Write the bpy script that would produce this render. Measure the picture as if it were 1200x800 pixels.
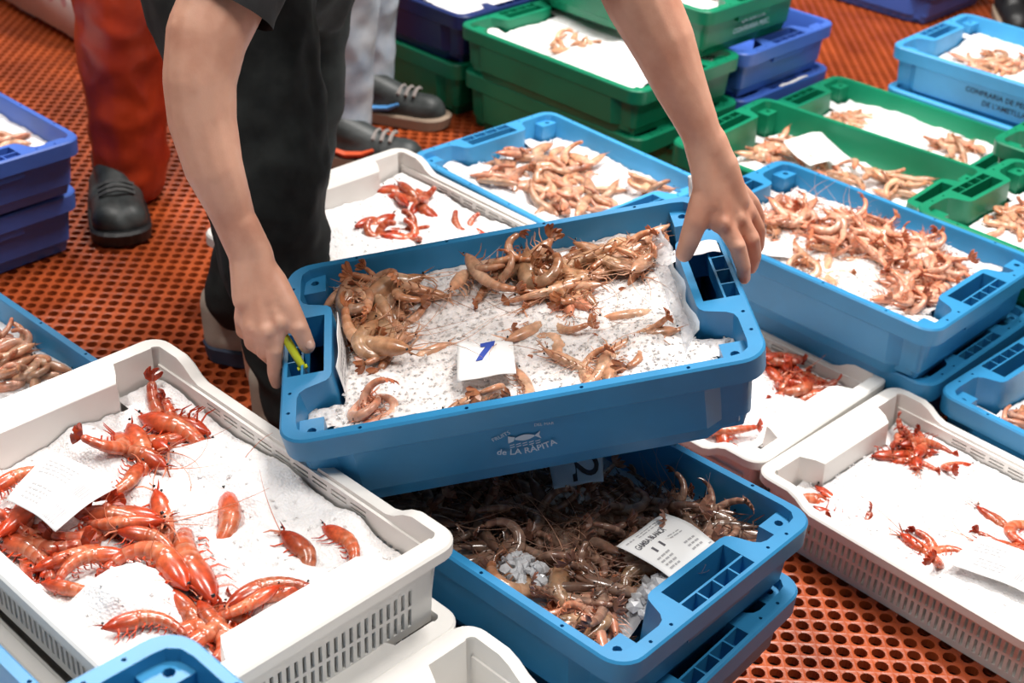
import bpy, bmesh, math, random
import numpy as np
from mathutils import Vector, Matrix, noise

random.seed(7); RNG = np.random.default_rng(7)
for o in list(bpy.data.objects): bpy.data.objects.remove(o)
SC = bpy.context.scene; COL = SC.collection

# ------------------------------------------------------------------ camera
F, PITCH, ROLL, CH = 1695.3, math.radians(31.444), math.radians(3.03), 1.495
_c, _s, _cr, _sr = math.cos(PITCH), math.sin(PITCH), math.cos(ROLL), math.sin(ROLL)
FWD = Vector((0, _c, -_s)); UP0 = Vector((0, _s, _c)); RT0 = Vector((1, 0, 0))
RT = RT0*_cr + UP0*_sr; UP = UP0*_cr - RT0*_sr
CAM = Vector((0, 0, CH))
cd = bpy.data.cameras.new('camera'); cam = bpy.data.objects.new('camera', cd); COL.objects.link(cam)
cd.sensor_width = 36; cd.lens = F/1200*36; cd.clip_start = .05
m = Matrix.Identity(4)
for i in range(3): m[i][0] = RT[i]; m[i][1] = UP[i]; m[i][2] = -FWD[i]; m[i][3] = CAM[i]
cam.matrix_world = m
cd.dof.use_dof = True; cd.dof.focus_distance = 1.85; cd.dof.aperture_fstop = 6.5
SC.camera = cam
def ray(px, py):
    return FWD + RT*((px-600)/F) - UP*((py-400)/F)
def P(px, py, d): return CAM + ray(px, py)*d            # d = metres along the optical axis
def at(px, py, z):
    r = ray(px, py); return CAM + r*((z-CH)/r.z)

# ------------------------------------------------------------------ world, lights, exposure
SC.view_settings.view_transform = 'Standard'; SC.view_settings.look = 'None'
SC.view_settings.exposure = 0.15; SC.view_settings.gamma = 1.0; SC.view_settings.use_curve_mapping = False
w = bpy.data.worlds.new('hall'); SC.world = w; w.use_nodes = True
bg = w.node_tree.nodes['Background']; bg.inputs[0].default_value = (1.0, .97, .94, 1); bg.inputs[1].default_value = .09
def area(name, loc, size, size_y, power, target, col=(1, .965, .92)):
    l = bpy.data.lights.new(name, 'AREA'); l.shape = 'RECTANGLE'; l.size = size; l.size_y = size_y
    l.energy = power; l.color = col
    o = bpy.data.objects.new(name, l); COL.objects.link(o); o.location = loc
    o.rotation_euler = (Vector(target)-Vector(loc)).to_track_quat('-Z', 'Y').to_euler()
area('ceiling_lamp', (.9, 3.1, 4.2), 1.5, .4, 200, (.6, 2.6, 0))
area('ceiling_lamp', (-1.4, 4.6, 4.2), 1.5, .4, 140, (-.6, 3.2, 0))
area('ceiling_lamp', (1.3, 1.0, 4.2), 1.5, .4, 80, (.5, 1.5, 0))
area('ceiling_lamp', (-1.6, 1.3, 4.2), 1.5, .4, 75, (-.5, 1.5, 0))

# ------------------------------------------------------------------ helpers
def mat(name, col, rough=.5, **k):
    m = bpy.data.materials.new(name); m.use_nodes = True; b = m.node_tree.nodes['Principled BSDF']
    b.inputs['Base Color'].default_value = (*col, 1); b.inputs['Roughness'].default_value = rough
    for kk, v in k.items():
        b.inputs[kk.replace('_', ' ')].default_value = v
    return m
def nodes(m): return m.node_tree.nodes, m.node_tree.links, m.node_tree.nodes['Principled BSDF']
def noisy(m, c1, c2, scale, bump=0, bscale=None, detail=4, dist=.002, lo=.35, hi=.65, coord='Object', rnd=0):
    n, l, b = nodes(m)
    tc = n.new('ShaderNodeTexCoord'); nt = n.new('ShaderNodeTexNoise'); nt.inputs['Scale'].default_value = scale; nt.inputs['Detail'].default_value = detail
    l.new(tc.outputs[coord], nt.inputs['Vector'])
    cr = n.new('ShaderNodeValToRGB'); cr.color_ramp.elements[0].position = lo; cr.color_ramp.elements[1].position = hi
    cr.color_ramp.elements[0].color = (*c1, 1); cr.color_ramp.elements[1].color = (*c2, 1)
    l.new(nt.outputs['Fac'], cr.inputs['Fac']); last = cr.outputs['Color']
    if rnd:
        oi = n.new('ShaderNodeObjectInfo'); hs = n.new('ShaderNodeHueSaturation')
        mr = n.new('ShaderNodeMapRange'); mr.inputs['To Min'].default_value = 1-rnd; mr.inputs['To Max'].default_value = 1+rnd
        l.new(oi.outputs['Random'], mr.inputs['Value']); l.new(mr.outputs['Result'], hs.inputs['Value']); l.new(last, hs.inputs['Color']); last = hs.outputs['Color']
    l.new(last, b.inputs['Base Color'])
    if bump:
        nb = n.new('ShaderNodeTexNoise'); nb.inputs['Scale'].default_value = bscale or scale*4; nb.inputs['Detail'].default_value = 5
        l.new(tc.outputs[coord], nb.inputs['Vector']); bp = n.new('ShaderNodeBump'); bp.inputs['Strength'].default_value = bump; bp.inputs['Distance'].default_value = dist
        l.new(nb.outputs['Fac'], bp.inputs['Height']); l.new(bp.outputs['Normal'], b.inputs['Normal'])
    return m
def mesh(name, v, f, mats=(), smooth=False, mi=None):
    me = bpy.data.meshes.new(name); me.from_pydata([tuple(p) for p in v], [], [tuple(q) for q in f])
    for x in mats: me.materials.append(x)
    if mi is not None: me.polygons.foreach_set('material_index', mi)
    if smooth: me.polygons.foreach_set('use_smooth', [True]*len(me.polygons))
    me.update(); return me
def obj(name, me, parent=None, mw=None):
    o = bpy.data.objects.new(name, me); COL.objects.link(o)
    if parent: o.parent = parent
    if mw is not None: o.matrix_world = mw
    return o
def tag(o, label, cat, group=None, kind=None):
    if label: o['label'] = label
    if cat: o['category'] = cat
    if group: o['group'] = group
    if kind: o['kind'] = kind
    return o
def bm_mesh(name, bm, mats, smooth=False, recalc=True):
    if recalc: bmesh.ops.recalc_face_normals(bm, faces=bm.faces)
    me = bpy.data.meshes.new(name); bm.to_mesh(me); bm.free()
    for x in mats: me.materials.append(x)
    if smooth: me.polygons.foreach_set('use_smooth', [True]*len(me.polygons))
    return me
def box(bm, x0, x1, y0, y1, z0, z1):
    v = [bm.verts.new((x, y, z)) for z in (z0, z1) for x, y in ((x0, y0), (x1, y0), (x1, y1), (x0, y1))]
    for q in ((3, 2, 1, 0), (4, 5, 6, 7), (0, 1, 5, 4), (1, 2, 6, 5), (2, 3, 7, 6), (3, 0, 4, 7)): bm.faces.new([v[i] for i in q])
def loop(bm, pts):
    vs = [bm.verts.new(p) for p in pts]
    return vs, [bm.edges.new((vs[i], vs[(i+1) % len(vs)])) for i in range(len(vs))]
def bridge(bm, a, b):
    n = len(a)
    for i in range(n): bm.faces.new((a[i], a[(i+1) % n], b[(i+1) % n], b[i]))
def tri_fill(bm, edges, nrm=(0, 0, 1)):
    bmesh.ops.triangle_fill(bm, use_beauty=True, use_dissolve=False, edges=edges, normal=nrm)
def sharp(me, ang=35):
    me.polygons.foreach_set('use_smooth', [True]*len(me.polygons))
    try: me.set_sharp_from_angle(angle=math.radians(ang))
    except Exception: pass
    return me
def text_mesh(s, size=1.0, bold=False):
    cu = bpy.data.curves.new('t', 'FONT'); cu.body = s; cu.size = size; cu.align_x = 'CENTER'; cu.align_y = 'CENTER'
    cu.resolution_u = 3
    if bold: cu.offset = .012*size
    o = bpy.data.objects.new('t', cu); COL.objects.link(o)
    me = o.to_mesh(); v = [tuple(p.co) for p in me.vertices]; f = [tuple(p.vertices) for p in me.polygons]
    o.to_mesh_clear(); bpy.data.objects.remove(o); bpy.data.curves.remove(cu)
    return v, f

# ------------------------------------------------------------------ materials
def plastic(name, c, rough=.38, dirt=.8):
    return noisy(mat(name, c, rough), tuple(x*dirt for x in c), c, 9, bump=.12, bscale=160, dist=.0006, lo=.25, hi=.6)
BLUE = plastic('blue_plastic', (.028, .235, .48)); CYAN = plastic('light_blue_plastic', (.06, .35, .68))
PURP = plastic('violet_blue_plastic', (.058, .145, .54)); GREEN = plastic('green_plastic', (.004, .215, .105)); NAVY = plastic('navy_plastic', (.010, .026, .13))
WHITE = plastic('white_plastic', (.80, .77, .73), .42, .93)
PAPER = mat('paper', (.85, .84, .83), .6); INK = mat('ink', (.09, .085, .10), .7); GREYINK = mat('grey_print', (.42, .41, .42), .7)
BLUEINK = mat('blue_marker', (.03, .07, .38), .6); WHITEINK = mat('white_print', (.45, .55, .66), .7)
BLACKINK = mat('black_print', (.012, .016, .03), .7)
MATORANGE = noisy(mat('orange_mat', (.5, .1, .03), .4), (.26, .042, .009), (.45, .082, .018), 6, bump=.2, bscale=80)
DARKFLOOR = noisy(mat('dark_wet_floor', (.012, .008, .007), .35), (.006, .004, .004), (.022, .012, .01), 8)
FOAM = noisy(mat('white_foam', (.8, .76, .75), .7), (.74, .68, .68), (.84, .81, .80), 5, bump=.2, bscale=120)
PINKINK = mat('pink_print', (.72, .42, .45), .7)
STEEL = mat('steel', (.6, .6, .62), .25, Metallic=1.0)
# ice
def ice_mat(name, c, r, sss=.35, ssc=.008, bs=.5):
    m = mat(name, c, r); n, l, b = nodes(m)
    b.inputs['Subsurface Weight'].default_value = sss; b.inputs['Subsurface Radius'].default_value = (.9, 1, 1.1); b.inputs['Subsurface Scale'].default_value = ssc
    tc = n.new('ShaderNodeTexCoord'); vo = n.new('ShaderNodeTexVoronoi'); vo.inputs['Scale'].default_value = 260; l.new(tc.outputs['Object'], vo.inputs['Vector'])
    nt = n.new('ShaderNodeTexNoise'); nt.inputs['Scale'].default_value = 120; nt.inputs['Detail'].default_value = 5; l.new(tc.outputs['Object'], nt.inputs['Vector'])
    ad = n.new('ShaderNodeMath'); ad.operation = 'ADD'; l.new(vo.outputs['Distance'], ad.inputs[0]); l.new(nt.outputs['Fac'], ad.inputs[1])
    bp = n.new('ShaderNodeBump'); bp.inputs['Strength'].default_value = bs; bp.inputs['Distance'].default_value = .003
    l.new(ad.outputs[0], bp.inputs['Height']); l.new(bp.outputs['Normal'], b.inputs['Normal'])
    return m
ICE = ice_mat('crushed_ice', (.86, .81, .795), .28, .7, .016, .3); SNOW = ice_mat('soft_ice', (.87, .85, .85), .4)
CLEAR = mat('clear_ice', (.80, .80, .82), .12); CLEAR.node_tree.nodes['Principled BSDF'].inputs['Transmission Weight'].default_value = .45
CLEAR.node_tree.nodes['Principled BSDF'].inputs['IOR'].default_value = 1.31
FILM = mat('clear_film', (.75, .8, .85), .25, Alpha=.32)
# shrimp shell: attribute 'along' runs 0 at the head to 1 at the tail
def shell(name, head, mid, tail, rough=.27, dark=.6, band=.22, pale=(.75, .48, .33)):
    m = mat(name, mid, rough); n, l, b = nodes(m)
    at_ = n.new('ShaderNodeAttribute'); at_.attribute_name = 'along'
    cr = n.new('ShaderNodeValToRGB'); e = cr.color_ramp.elements
    e[0].position = .12; e[0].color = (*head, 1); e[1].position = .95; e[1].color = (*tail, 1)
    x = e.new(.5); x.color = (*mid, 1)
    l.new(at_.outputs['Fac'], cr.inputs['Fac'])
    tc = n.new('ShaderNodeTexCoord'); nt = n.new('ShaderNodeTexNoise'); nt.inputs['Scale'].default_value = 90; nt.inputs['Detail'].default_value = 4; l.new(tc.outputs['Object'], nt.inputs['Vector'])
    mr = n.new('ShaderNodeMapRange'); mr.inputs['From Min'].default_value = .3; mr.inputs['From Max'].default_value = .7; mr.inputs['To Min'].default_value = dark; mr.inputs['To Max'].default_value = 1.15
    l.new(nt.outputs['Fac'], mr.inputs['Value'])
    oi = n.new('ShaderNodeObjectInfo'); m2 = n.new('ShaderNodeMapRange'); m2.inputs['To Min'].default_value = .72; m2.inputs['To Max'].default_value = 1.2; l.new(oi.outputs['Random'], m2.inputs['Value'])
    mu = n.new('ShaderNodeMath'); mu.operation = 'MULTIPLY'; l.new(mr.outputs[0], mu.inputs[0]); l.new(m2.outputs[0], mu.inputs[1])
    hs = n.new('ShaderNodeHueSaturation'); l.new(mu.outputs[0], hs.inputs['Value']); l.new(cr.outputs['Color'], hs.inputs['Color']); l.new(hs.outputs['Color'], b.inputs['Base Color'])
    ab = n.new('ShaderNodeAttribute'); ab.attribute_name = 'band'; mb = n.new('ShaderNodeMapRange'); mb.inputs['From Min'].default_value = .35; mb.inputs['From Max'].default_value = .95; mb.inputs['To Min'].default_value = 0; mb.inputs['To Max'].default_value = band
    l.new(ab.outputs['Fac'], mb.inputs['Value']); mx = n.new('ShaderNodeMix'); mx.data_type = 'RGBA'; l.new(mb.outputs[0], mx.inputs['Factor']); l.new(hs.outputs['Color'], mx.inputs[6]); mx.inputs[7].default_value = (*pale, 1); l.new(mx.outputs[2], b.inputs['Base Color'])
    b.inputs['Subsurface Weight'].default_value = .15; b.inputs['Subsurface Scale'].default_value = .004; b.inputs['Coat Weight'].default_value = .35; b.inputs['Coat Roughness'].default_value = .12
    return m
RED = shell('red_prawn_shell', (.52, .045, .010), (.62, .15, .06), (.46, .05, .015))
PALE = shell('pale_shrimp_shell', (.62, .30, .17), (.70, .43, .28), (.58, .22, .10))
TAN = shell('tan_shrimp_shell', (.42, .19, .09), (.52, .31, .18), (.42, .15, .06))
BROWN = shell('brown_shrimp_shell', (.17, .085, .055), (.30, .19, .14), (.26, .12, .08), .2)
PINK = shell('pink_shrimp_shell', (.66, .24, .13), (.72, .40, .28), (.60, .20, .10))
EYE = mat('shrimp_eye', (.01, .01, .012), .15)
FEELER = mat('feeler', (.55, .16, .08), .4); FEELERP = mat('pale_feeler', (.60, .32, .20), .4); FEELERB = mat('brown_feeler', (.30, .16, .11), .35)
def skin_mat():
    m = mat('skin', (.5, .27, .19), .48); noisy(m, (.58, .27, .18), (.76, .43, .305), 14, bump=.22, bscale=420, detail=6, dist=.0008, lo=.3, hi=.62)
    b = m.node_tree.nodes['Principled BSDF']; b.inputs['Subsurface Weight'].default_value = .12; b.inputs['Subsurface Scale'].default_value = .006
    b.inputs['Subsurface Radius'].default_value = (1, .35, .2); return m
SKIN = skin_mat(); NAIL = mat('nail', (.60, .37, .29), .3)
BLACKCLOTH = noisy(mat('black_trousers', (.012, .015, .015), .85), (.010, .013, .013), (.022, .027, .026), 30, bump=.4, bscale=900, dist=.0006)
TSHIRT = noisy(mat('black_tshirt', (.006, .006, .007), .9), (.005, .005, .006), (.009, .009, .01), 40)
REDRUBBER = noisy(mat('red_oilskin', (.42, .035, .008), .42), (.30, .02, .005), (.50, .045, .009), 10, bump=.15, bscale=30, dist=.004)
JEANS = noisy(mat('pale_jeans', (.45, .5, .56), .85), (.30, .36, .45), (.60, .63, .67), 9, bump=.3, bscale=500, dist=.0006)
GREYCLOTH = noisy(mat('grey_jacket', (.05, .06, .065), .8), (.04, .05, .052), (.07, .08, .085), 20)
CREAM = noisy(mat('cream_canvas', (.55, .47, .38), .75), (.46, .38, .30), (.60, .53, .44), 12, bump=.2, bscale=400, dist=.0005)
NAVYSOLE = mat('navy_sole', (.035, .05, .09), .6); GREYSHOE = noisy(mat('grey_leather', (.035, .042, .042), .5), (.022, .027, .027), (.06, .068, .068), 18, bump=.3, bscale=200, dist=.001)
BLACKRUB = mat('black_rubber', (.012, .012, .013), .5); TANSOLE = mat('tan_sole', (.30, .22, .16), .7); ORANGEP = mat('orange_stripe', (.7, .1, .03), .5); BLUEP = mat('blue_stripe', (.08, .28, .62), .5)
LACE = mat('lace', (.35, .31, .29), .8); YELLOW = mat('yellow_green_plastic', (.60, .66, .03), .4)
HAIR = mat('dark_hair', (.02, .014, .01), .6)

# ------------------------------------------------------------------ floor: perforated orange mat tiles over a dark wet slab
PITCHC = .0265
def mat_tile(n=20, r=.0105, th=.014, seg=12):
    V = []; Fc = []
    # square cell ring: corners plus edge points matched to the 12 hole points
    for j in range(n):
        for i in range(n):
            cx = (i+.5)*PITCHC; cy = (j+.5)*PITCHC; h = PITCHC/2; b = len(V)
            for k in range(seg):
                a = 2*math.pi*(k+.5)/seg; c, s = math.cos(a), math.sin(a); q = h/max(abs(c), abs(s))
                if k % 3 == 1: c2, s2 = math.copysign(1, c), math.copysign(1, s); V.append((cx+c2*h, cy+s2*h, 0))
                else: V.append((cx+c*q, cy+s*q, 0))
            for k in range(seg):
                a = 2*math.pi*(k+.5)/seg; V.append((cx+math.cos(a)*r, cy+math.sin(a)*r, -.0008))
            for k in range(seg):
                a = 2*math.pi*(k+.5)/seg; V.append((cx+math.cos(a)*r*.9, cy+math.sin(a)*r*.9, -th))
            for k in range(seg):
                k2 = (k+1) % seg
                Fc.append((b+k, b+k2, b+seg+k2, b+seg+k)); Fc.append((b+seg+k, b+seg+k2, b+2*seg+k2, b+2*seg+k))
    return mesh('mat_tile', V, Fc, [MATORANGE])
floor = obj('floor', mesh('floor', [(-4, -1.5, -.016), (4, -1.5, -.016), (4, 9, -.016), (-4, 9, -.016), (-4, -1.5, -.1), (4, -1.5, -.1), (4, 9, -.1), (-4, 9, -.1)],
    [(0, 1, 2, 3), (7, 6, 5, 4), (0, 4, 5, 1), (1, 5, 6, 2), (2, 6, 7, 3), (3, 7, 4, 0)], [DARKFLOOR])); floor['kind'] = 'structure'
tile = mat_tile(); T = 20*PITCHC
for j in range(-1, 13):
    for i in range(-6, 7):
        o = obj('mat_tile', tile, floor); o.location = (i*T, .3+j*T, 0)

# ------------------------------------------------------------------ crates
def perim(a, b, r, xs=(), ys=(), seg=6):
    """CCW points (p, outward normal) on a rounded rectangle, with extra stops on the straight sides"""
    out = []
    def corner(cx, cy, a0):
        for k in range(seg+1):
            t = a0 + math.pi/2*k/seg; out.append((Vector((cx+r*math.cos(t), cy+r*math.sin(t))), Vector((math.cos(t), math.sin(t)))))
    corner(a-r, -b+r, -math.pi/2)
    for y in sorted(ys): out.append((Vector((a, y)), Vector((1, 0))))
    corner(a-r, b-r, 0)
    for x in sorted(xs, reverse=True): out.append((Vector((x, b)), Vector((0, 1))))
    corner(-a+r, b-r, math.pi/2)
    for y in sorted(ys, reverse=True): out.append((Vector((-a, y)), Vector((-1, 0))))
    corner(-a+r, -b+r, math.pi)
    for x in sorted(xs): out.append((Vector((x, -b)), Vector((0, -1))))
    return out
BH = .125
SLOT = (.245, .2925, .064)
def blue_body(c):
    bm = bmesh.new(); H = BH
    base = perim(.3, .2, .036, xs=(-.238, -.216, -.1, .1, .216, .238), ys=(-.1, .1))
    def ring(z, f):
        return [bm.verts.new((*(p - n*f(p, n)), z)) for p, n in base]
    mid = lambda p, n: abs(n.y) > .99 and abs(p.x) < .22
    wall = lambda d: (lambda p, n: (.003 if mid(p, n) else .017)+d)
    rings = [ring(0, wall(.016)), ring(.02, wall(.010)), ring(.0235, wall(.006)), ring(H-.036, wall(0)),
             ring(H-.034, lambda p, n: .0012), ring(H-.003, lambda p, n: 0), ring(H, lambda p, n: .0028)]
    bm.faces.new(list(reversed(rings[0])))
    for a, b in zip(rings, rings[1:]): bridge(bm, a, b)
    top = rings[-1]; edges = [bm.edges.get((top[i], top[(i+1) % len(top)])) for i in range(len(top))]
    # inner opening with corner pockets and a handle block at each end
    q = [(.20, -.186), (.252, -.186), (.268, -.183), (.277, -.174), (.279, -.16), (.279, -.112), (.276, -.102), (.268, -.095), (.252, -.089), (.242, -.085), (.237, -.079), (.235, -.07), (.235, -.03)]
    half = q + [(x, -y) for x, y in reversed(q)]
    inn = half + [(-x, -y) for x, y in half]
    vt, e1 = loop(bm, [(x, y, H) for x, y in inn]); edges += e1
    vm = [bm.verts.new((x*.998, y*.992, H-.004)) for x, y in inn]; vb = [bm.verts.new((x*.965, y*.95, .012)) for x, y in inn]
    bridge(bm, vt, vm); bridge(bm, vm, vb); bm.faces.new(vb)
    for s in (1, -1):                                                   # grip slot
        x0, x1, y1 = SLOT
        pts = [(s*x0, -y1), (s*x1, -y1), (s*x1, y1), (s*x0, y1)]
        v, e = loop(bm, [(x, y, H) for x, y in pts]); edges += e
        d = [bm.verts.new((x, y, H-.05)) for x, y in pts]; bridge(bm, v, d)
    holes = [(sx*x, sy*y) for sx in (1, -1) for sy in (1, -1) for x, y in ((.07, .193), (.2, .193), (.288, .10), (.289, .14))]
    for x, y in holes:
        pts = [(x+.0027*math.cos(k*math.pi/3), y+.0027*math.sin(k*math.pi/3)) for k in range(6)]
        v, e = loop(bm, [(a, b, H) for a, b in pts]); edges += e
        d = [bm.verts.new((a, b, H-.012)) for a, b in pts]; bridge(bm, v, d); bm.faces.new(d)
    tri_fill(bm, edges)
    return sharp(bm_mesh('blue_body', bm, [c]), 32)
def handle_mesh(c):
    bm = bmesh.new(); x0, x1, y1 = SLOT; H = BH
    xd = x0+.027
    box(bm, xd, xd+.003, -y1, y1, H-.03, H-.0006)
    for k in range(1, 4):
        y = -y1 + 2*y1*k/4; box(bm, xd+.003, x1, y-.0013, y+.0013, H-.03, H-.001)
    box(bm, xd, x1, -y1, y1, H-.034, H-.03)
    return bm_mesh('handle', bm, [c])
def ledge_mesh(c):
    bm = bmesh.new(); H = BH; z = H-.013
    a, e1 = loop(bm, [(.247, .142, z), (.2795, .142, z), (.2795, .184, z), (.247, .184, z)])
    h, e2 = loop(bm, [(.262+.006*math.cos(k*math.pi/4), .166+.006*math.sin(k*math.pi/4), z) for k in range(8)])
    tri_fill(bm, e1+e2)
    b = [bm.verts.new((min(v.co.x, .27), min(v.co.y, .178), .055)) for v in a]; bridge(bm, b, a); d = [bm.verts.new((v.co.x, v.co.y, z-.02)) for v in h]; bridge(bm, d, h); bm.faces.new(d)
    return bm_mesh('corner_ledge', bm, [c])
WH = .122
def plate(bm, x0, x1, z0, z1, holes, y0, y1, swap=False):
    """wall plate in the xz plane between y0 and y1 with rectangular through holes"""
    f = (lambda x, y, z: (y, x, z)) if swap else (lambda x, y, z: (x, y, z))
    for y in (y0, y1):
        _, E = loop(bm, [f(*p) for p in ((x0, y, z0), (x1, y, z0), (x1, y, z1), (x0, y, z1))])
        for a, b, c, d in holes:
            _, e = loop(bm, [f(*p) for p in ((a, y, c), (b, y, c), (b, y, d), (a, y, d))]); E += e
        tri_fill(bm, E, f(0, 1, 0))
    for a, b, c, d in holes+[(x0, x1, z0, z1)]:
        A = [bm.verts.new(f(*p)) for p in ((a, y0, c), (b, y0, c), (b, y0, d), (a, y0, d))]; B = [bm.verts.new(f(*p)) for p in ((a, y1, c), (b, y1, c), (b, y1, d), (a, y1, d))]
        bridge(bm, A, B)
def white_body(c):
    bm = bmesh.new(); H = WH
    base = perim(.3, .2, .03, xs=(-.232, -.216, -.2, -.186, 0, .186, .2, .216, .232), ys=(-.112, -.1, -.092, .092, .1, .112))
    def zt(p, n):
        if abs(n.y) < .99: return H
        t = min(1, max(0, (abs(p.x)-.186)/.046)); t = t*t*(3-2*t); return H-.022*(1-t)
    def rimw(p, n):
        if abs(n.x) > .99: return .062 if abs(p.y) < .093 else (.05 if abs(p.y) < .101 else .026)
        return .018+.006*abs(n.x)
    skirt = [bm.verts.new((*p, zt(p, n)-.017)) for p, n in base]
    sk_in = [bm.verts.new((*(p-n*.018), zt(p, n)-.017)) for p, n in base]
    lo = [bm.verts.new((*p, zt(p, n)-.003)) for p, n in base]; up = [bm.verts.new((*(p-n*.003), zt(p, n))) for p, n in base]
    inn = [bm.verts.new((*(p-n*rimw(p, n)), zt(p, n)-(.004 if abs(p.y) < .093 and abs(n.x) > .99 else 0))) for p, n in base]
    mid = [bm.verts.new((*(p-n*(rimw(p, n)+.001)), zt(p, n)-.005)) for p, n in base]
    bridge(bm, sk_in, skirt); bridge(bm, skirt, lo); bridge(bm, lo, up); bridge(bm, up, inn); bridge(bm, inn, mid)
    n_ = len(base); bot = [bm.verts.new((*(p-n*(rimw(p, n)+.008)), .008)) for p, n in base]
    for i in range(n_):
        j = (i+1) % n_
        if abs(base[i][0].x) > .2315 and abs(base[j][0].x) > .2315: bm.faces.new((mid[i], mid[j], bot[j], bot[i]))
    ow = [bm.verts.new((*(p-n*.018), zt(p, n)-.017)) for p, n in base]; ob = [bm.verts.new((*(p-n*.026), 0)) for p, n in base]
    for i in range(n_):
        j = (i+1) % n_
        if abs(base[i][1].x*base[i][1].y) > .001 or abs(base[j][1].x*base[j][1].y) > .001: bm.faces.new((ob[i], ob[j], ow[j], ow[i]))
    zl = H-.026
    for i in range(n_):
        j = (i+1) % n_; (pa, na), (pb_, nb_) = base[i], base[j]
        if abs(na.y) > .99 and abs(nb_.y) > .99 or (abs(pa.x) > .22 and na.x*na.y != 0 and abs(na.y) > .5):
            c_ = [bm.verts.new((q.x, math.copysign(.179, q.y), zl-.002)) for q in (pb_, pa)]; bm.faces.new((mid[i], mid[j], c_[0], c_[1]))
    hs = []
    for k in range(44):
        x = -.237+k*.011
        hs += [(x-.0026, x+.0026, .012, .038), (x-.0026, x+.0026, .043, .066)]
    for r_ in (.080, .0865):
        for k in range(9):
            x = -.144+k*.036; hs.append((x-.014, x+.014, r_, r_+.0028))
    for s in (1, -1): plate(bm, -.27, .27, 0, zl, hs, s*.176, s*.180)
    hs2 = []
    for k in range(26):
        y = -.1375+k*.011; hs2 += [(y-.0026, y+.0026, .012, .038), (y-.0026, y+.0026, .043, .066)]
    for s in (1, -1): plate(bm, -.172, .172, 0, H-.017, hs2, s*.274, s*.278, swap=True)
    for s in (1, -1): box(bm, -.262, .262, *sorted((s*.180, s*.186)), .069, .074)            # reinforcing ridge
    box(bm, -.27, .27, -.176, .176, 0, .008)
    return sharp(bm_mesh('white_body', bm, [c]), 35)
CR = {}
def blue_set(key, c): CR[key] = dict(body=blue_body(c), handle=handle_mesh(c), ledge=ledge_mesh(c), H=BH)
for k, c in (('blue', BLUE), ('light blue', CYAN), ('violet', PURP), ('green', GREEN), ('navy', NAVY)): blue_set(k, c)
CR['white'] = dict(body=white_body(WHITE), H=WH)
CRATES = {}
def uv(yaw):
    a = math.radians(yaw); return Vector((math.cos(a), math.sin(a), 0)), Vector((-math.sin(a), math.cos(a), 0))
NAMES = {'blue': 'blue_fish_crate', 'light blue': 'light_blue_fish_crate', 'violet': 'violet_blue_fish_crate', 'green': 'green_fish_crate', 'navy': 'navy_fish_crate', 'white': 'white_perforated_crate'}
GROUPS = 'fish crates set out in rows on the mat'
def crate(key, kind, x, y, z, yaw, label, W=.6, H=None, mw=None):
    """z is the rim height above the floor"""
    S = CR[kind]; h = H or S['H']
    r = bpy.data.objects.new(NAMES[kind], None); COL.objects.link(r); r.empty_display_size = .05
    tag(r, label, 'crate', GROUPS)
    M = mw if mw is not None else Matrix.Translation((x, y, z-h)) @ Matrix.Rotation(math.radians(yaw), 4, 'Z') @ Matrix.Diagonal((W/.6, 1, h/S['H'], 1))
    r.matrix_world = M
    obj('body', S['body'], r)
    if kind != 'white':
        for s in (0, math.pi):
            o = obj('handle', S['handle'], r); o.rotation_euler = (0, 0, s)
        for k in range(4):
            o = obj('corner_ledge', S['ledge'], r); o.scale = ((1, -1)[k & 1], (1, -1)[k >> 1], 1)
    CRATES[key] = (r, M, S['H'])
    return r
# fitted positions: x, y, rim height, yaw
crate('L', 'white', -.399, 1.339, .445, -42.3, 'white perforated crate of large red prawns at the left front')
crate('Lb', 'white', -.392, 1.325, .335, -42.6, 'white crate just under the front left crate of red prawns')
crate('Lc', 'white', -.395, 1.33, .228, -42.3, 'white crate second below the front left crate of red prawns')
crate('Ld', 'white', -.395, 1.33, .122, -42.3, 'white crate on the floor at the foot of the front left stack')
crate('W3', 'white', .051, .925, .335, -42.7, 'empty white crate at the bottom edge, next to the front left stack')
crate('W3b', 'white', .051, .925, .228, -42.7, 'white crate just under the empty white crate at the bottom edge')
crate('W3c', 'white', .051, .925, .122, -42.7, 'white crate on the floor under the empty white crate stack')
crate('B1', 'blue', .052, 1.538, .342, -41.2, 'blue crate of brown shrimp with a printed sheet, under the lifted crate')
crate('B1b', 'blue', .052, 1.518, .232, -38.8, 'blue crate beneath the blue crate of brown shrimp')
crate('B1c', 'blue', .015, 1.56, .125, -40.5, 'blue crate on the floor below the stack of brown shrimp')
crate('R2', 'white', .753, 1.82, .122, -44.8, 'white perforated crate of ice and red prawns at the right edge')
crate('M', 'white', .327, 2.252, .122, -43.1, 'white crate of ice and red prawns half hidden behind the lifted crate')
crate('R', 'blue', .628, 2.459, .264, -42.8, 'blue crate heaped with orange shrimp and ice right of the left hand')
crate('RL', 'blue', .65, 2.475, .145, -43.5, 'blue crate under the crate heaped with orange shrimp', H=.14)
crate('RB', 'blue', 1.094, 2.053, .14, -45.6, 'blue crate cut by the right edge beside the white prawn crate', H=.14)
u, v = uv(-45.7)
crate('B2', 'light blue', .121-.06*u.x, 2.645-.06*u.y, .267, -45.7, 'light blue crate of pale shrimp and ice behind the lifted crate', W=.48)
crate('B2b', 'light blue', .121-.12*u.x, 2.645-.12*u.y, .145, -45.7, 'light blue crate under the light blue crate of pale shrimp', W=.48, H=.14)
crate('W2', 'white', -.17, 2.36, .29, -43.8, 'white crate of ice and red prawns beside the dark trousers')
crate('W2b', 'white', -.27, 2.46, .17, -43.8, 'white crate under the crate of ice beside the dark trousers', H=.165)
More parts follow.
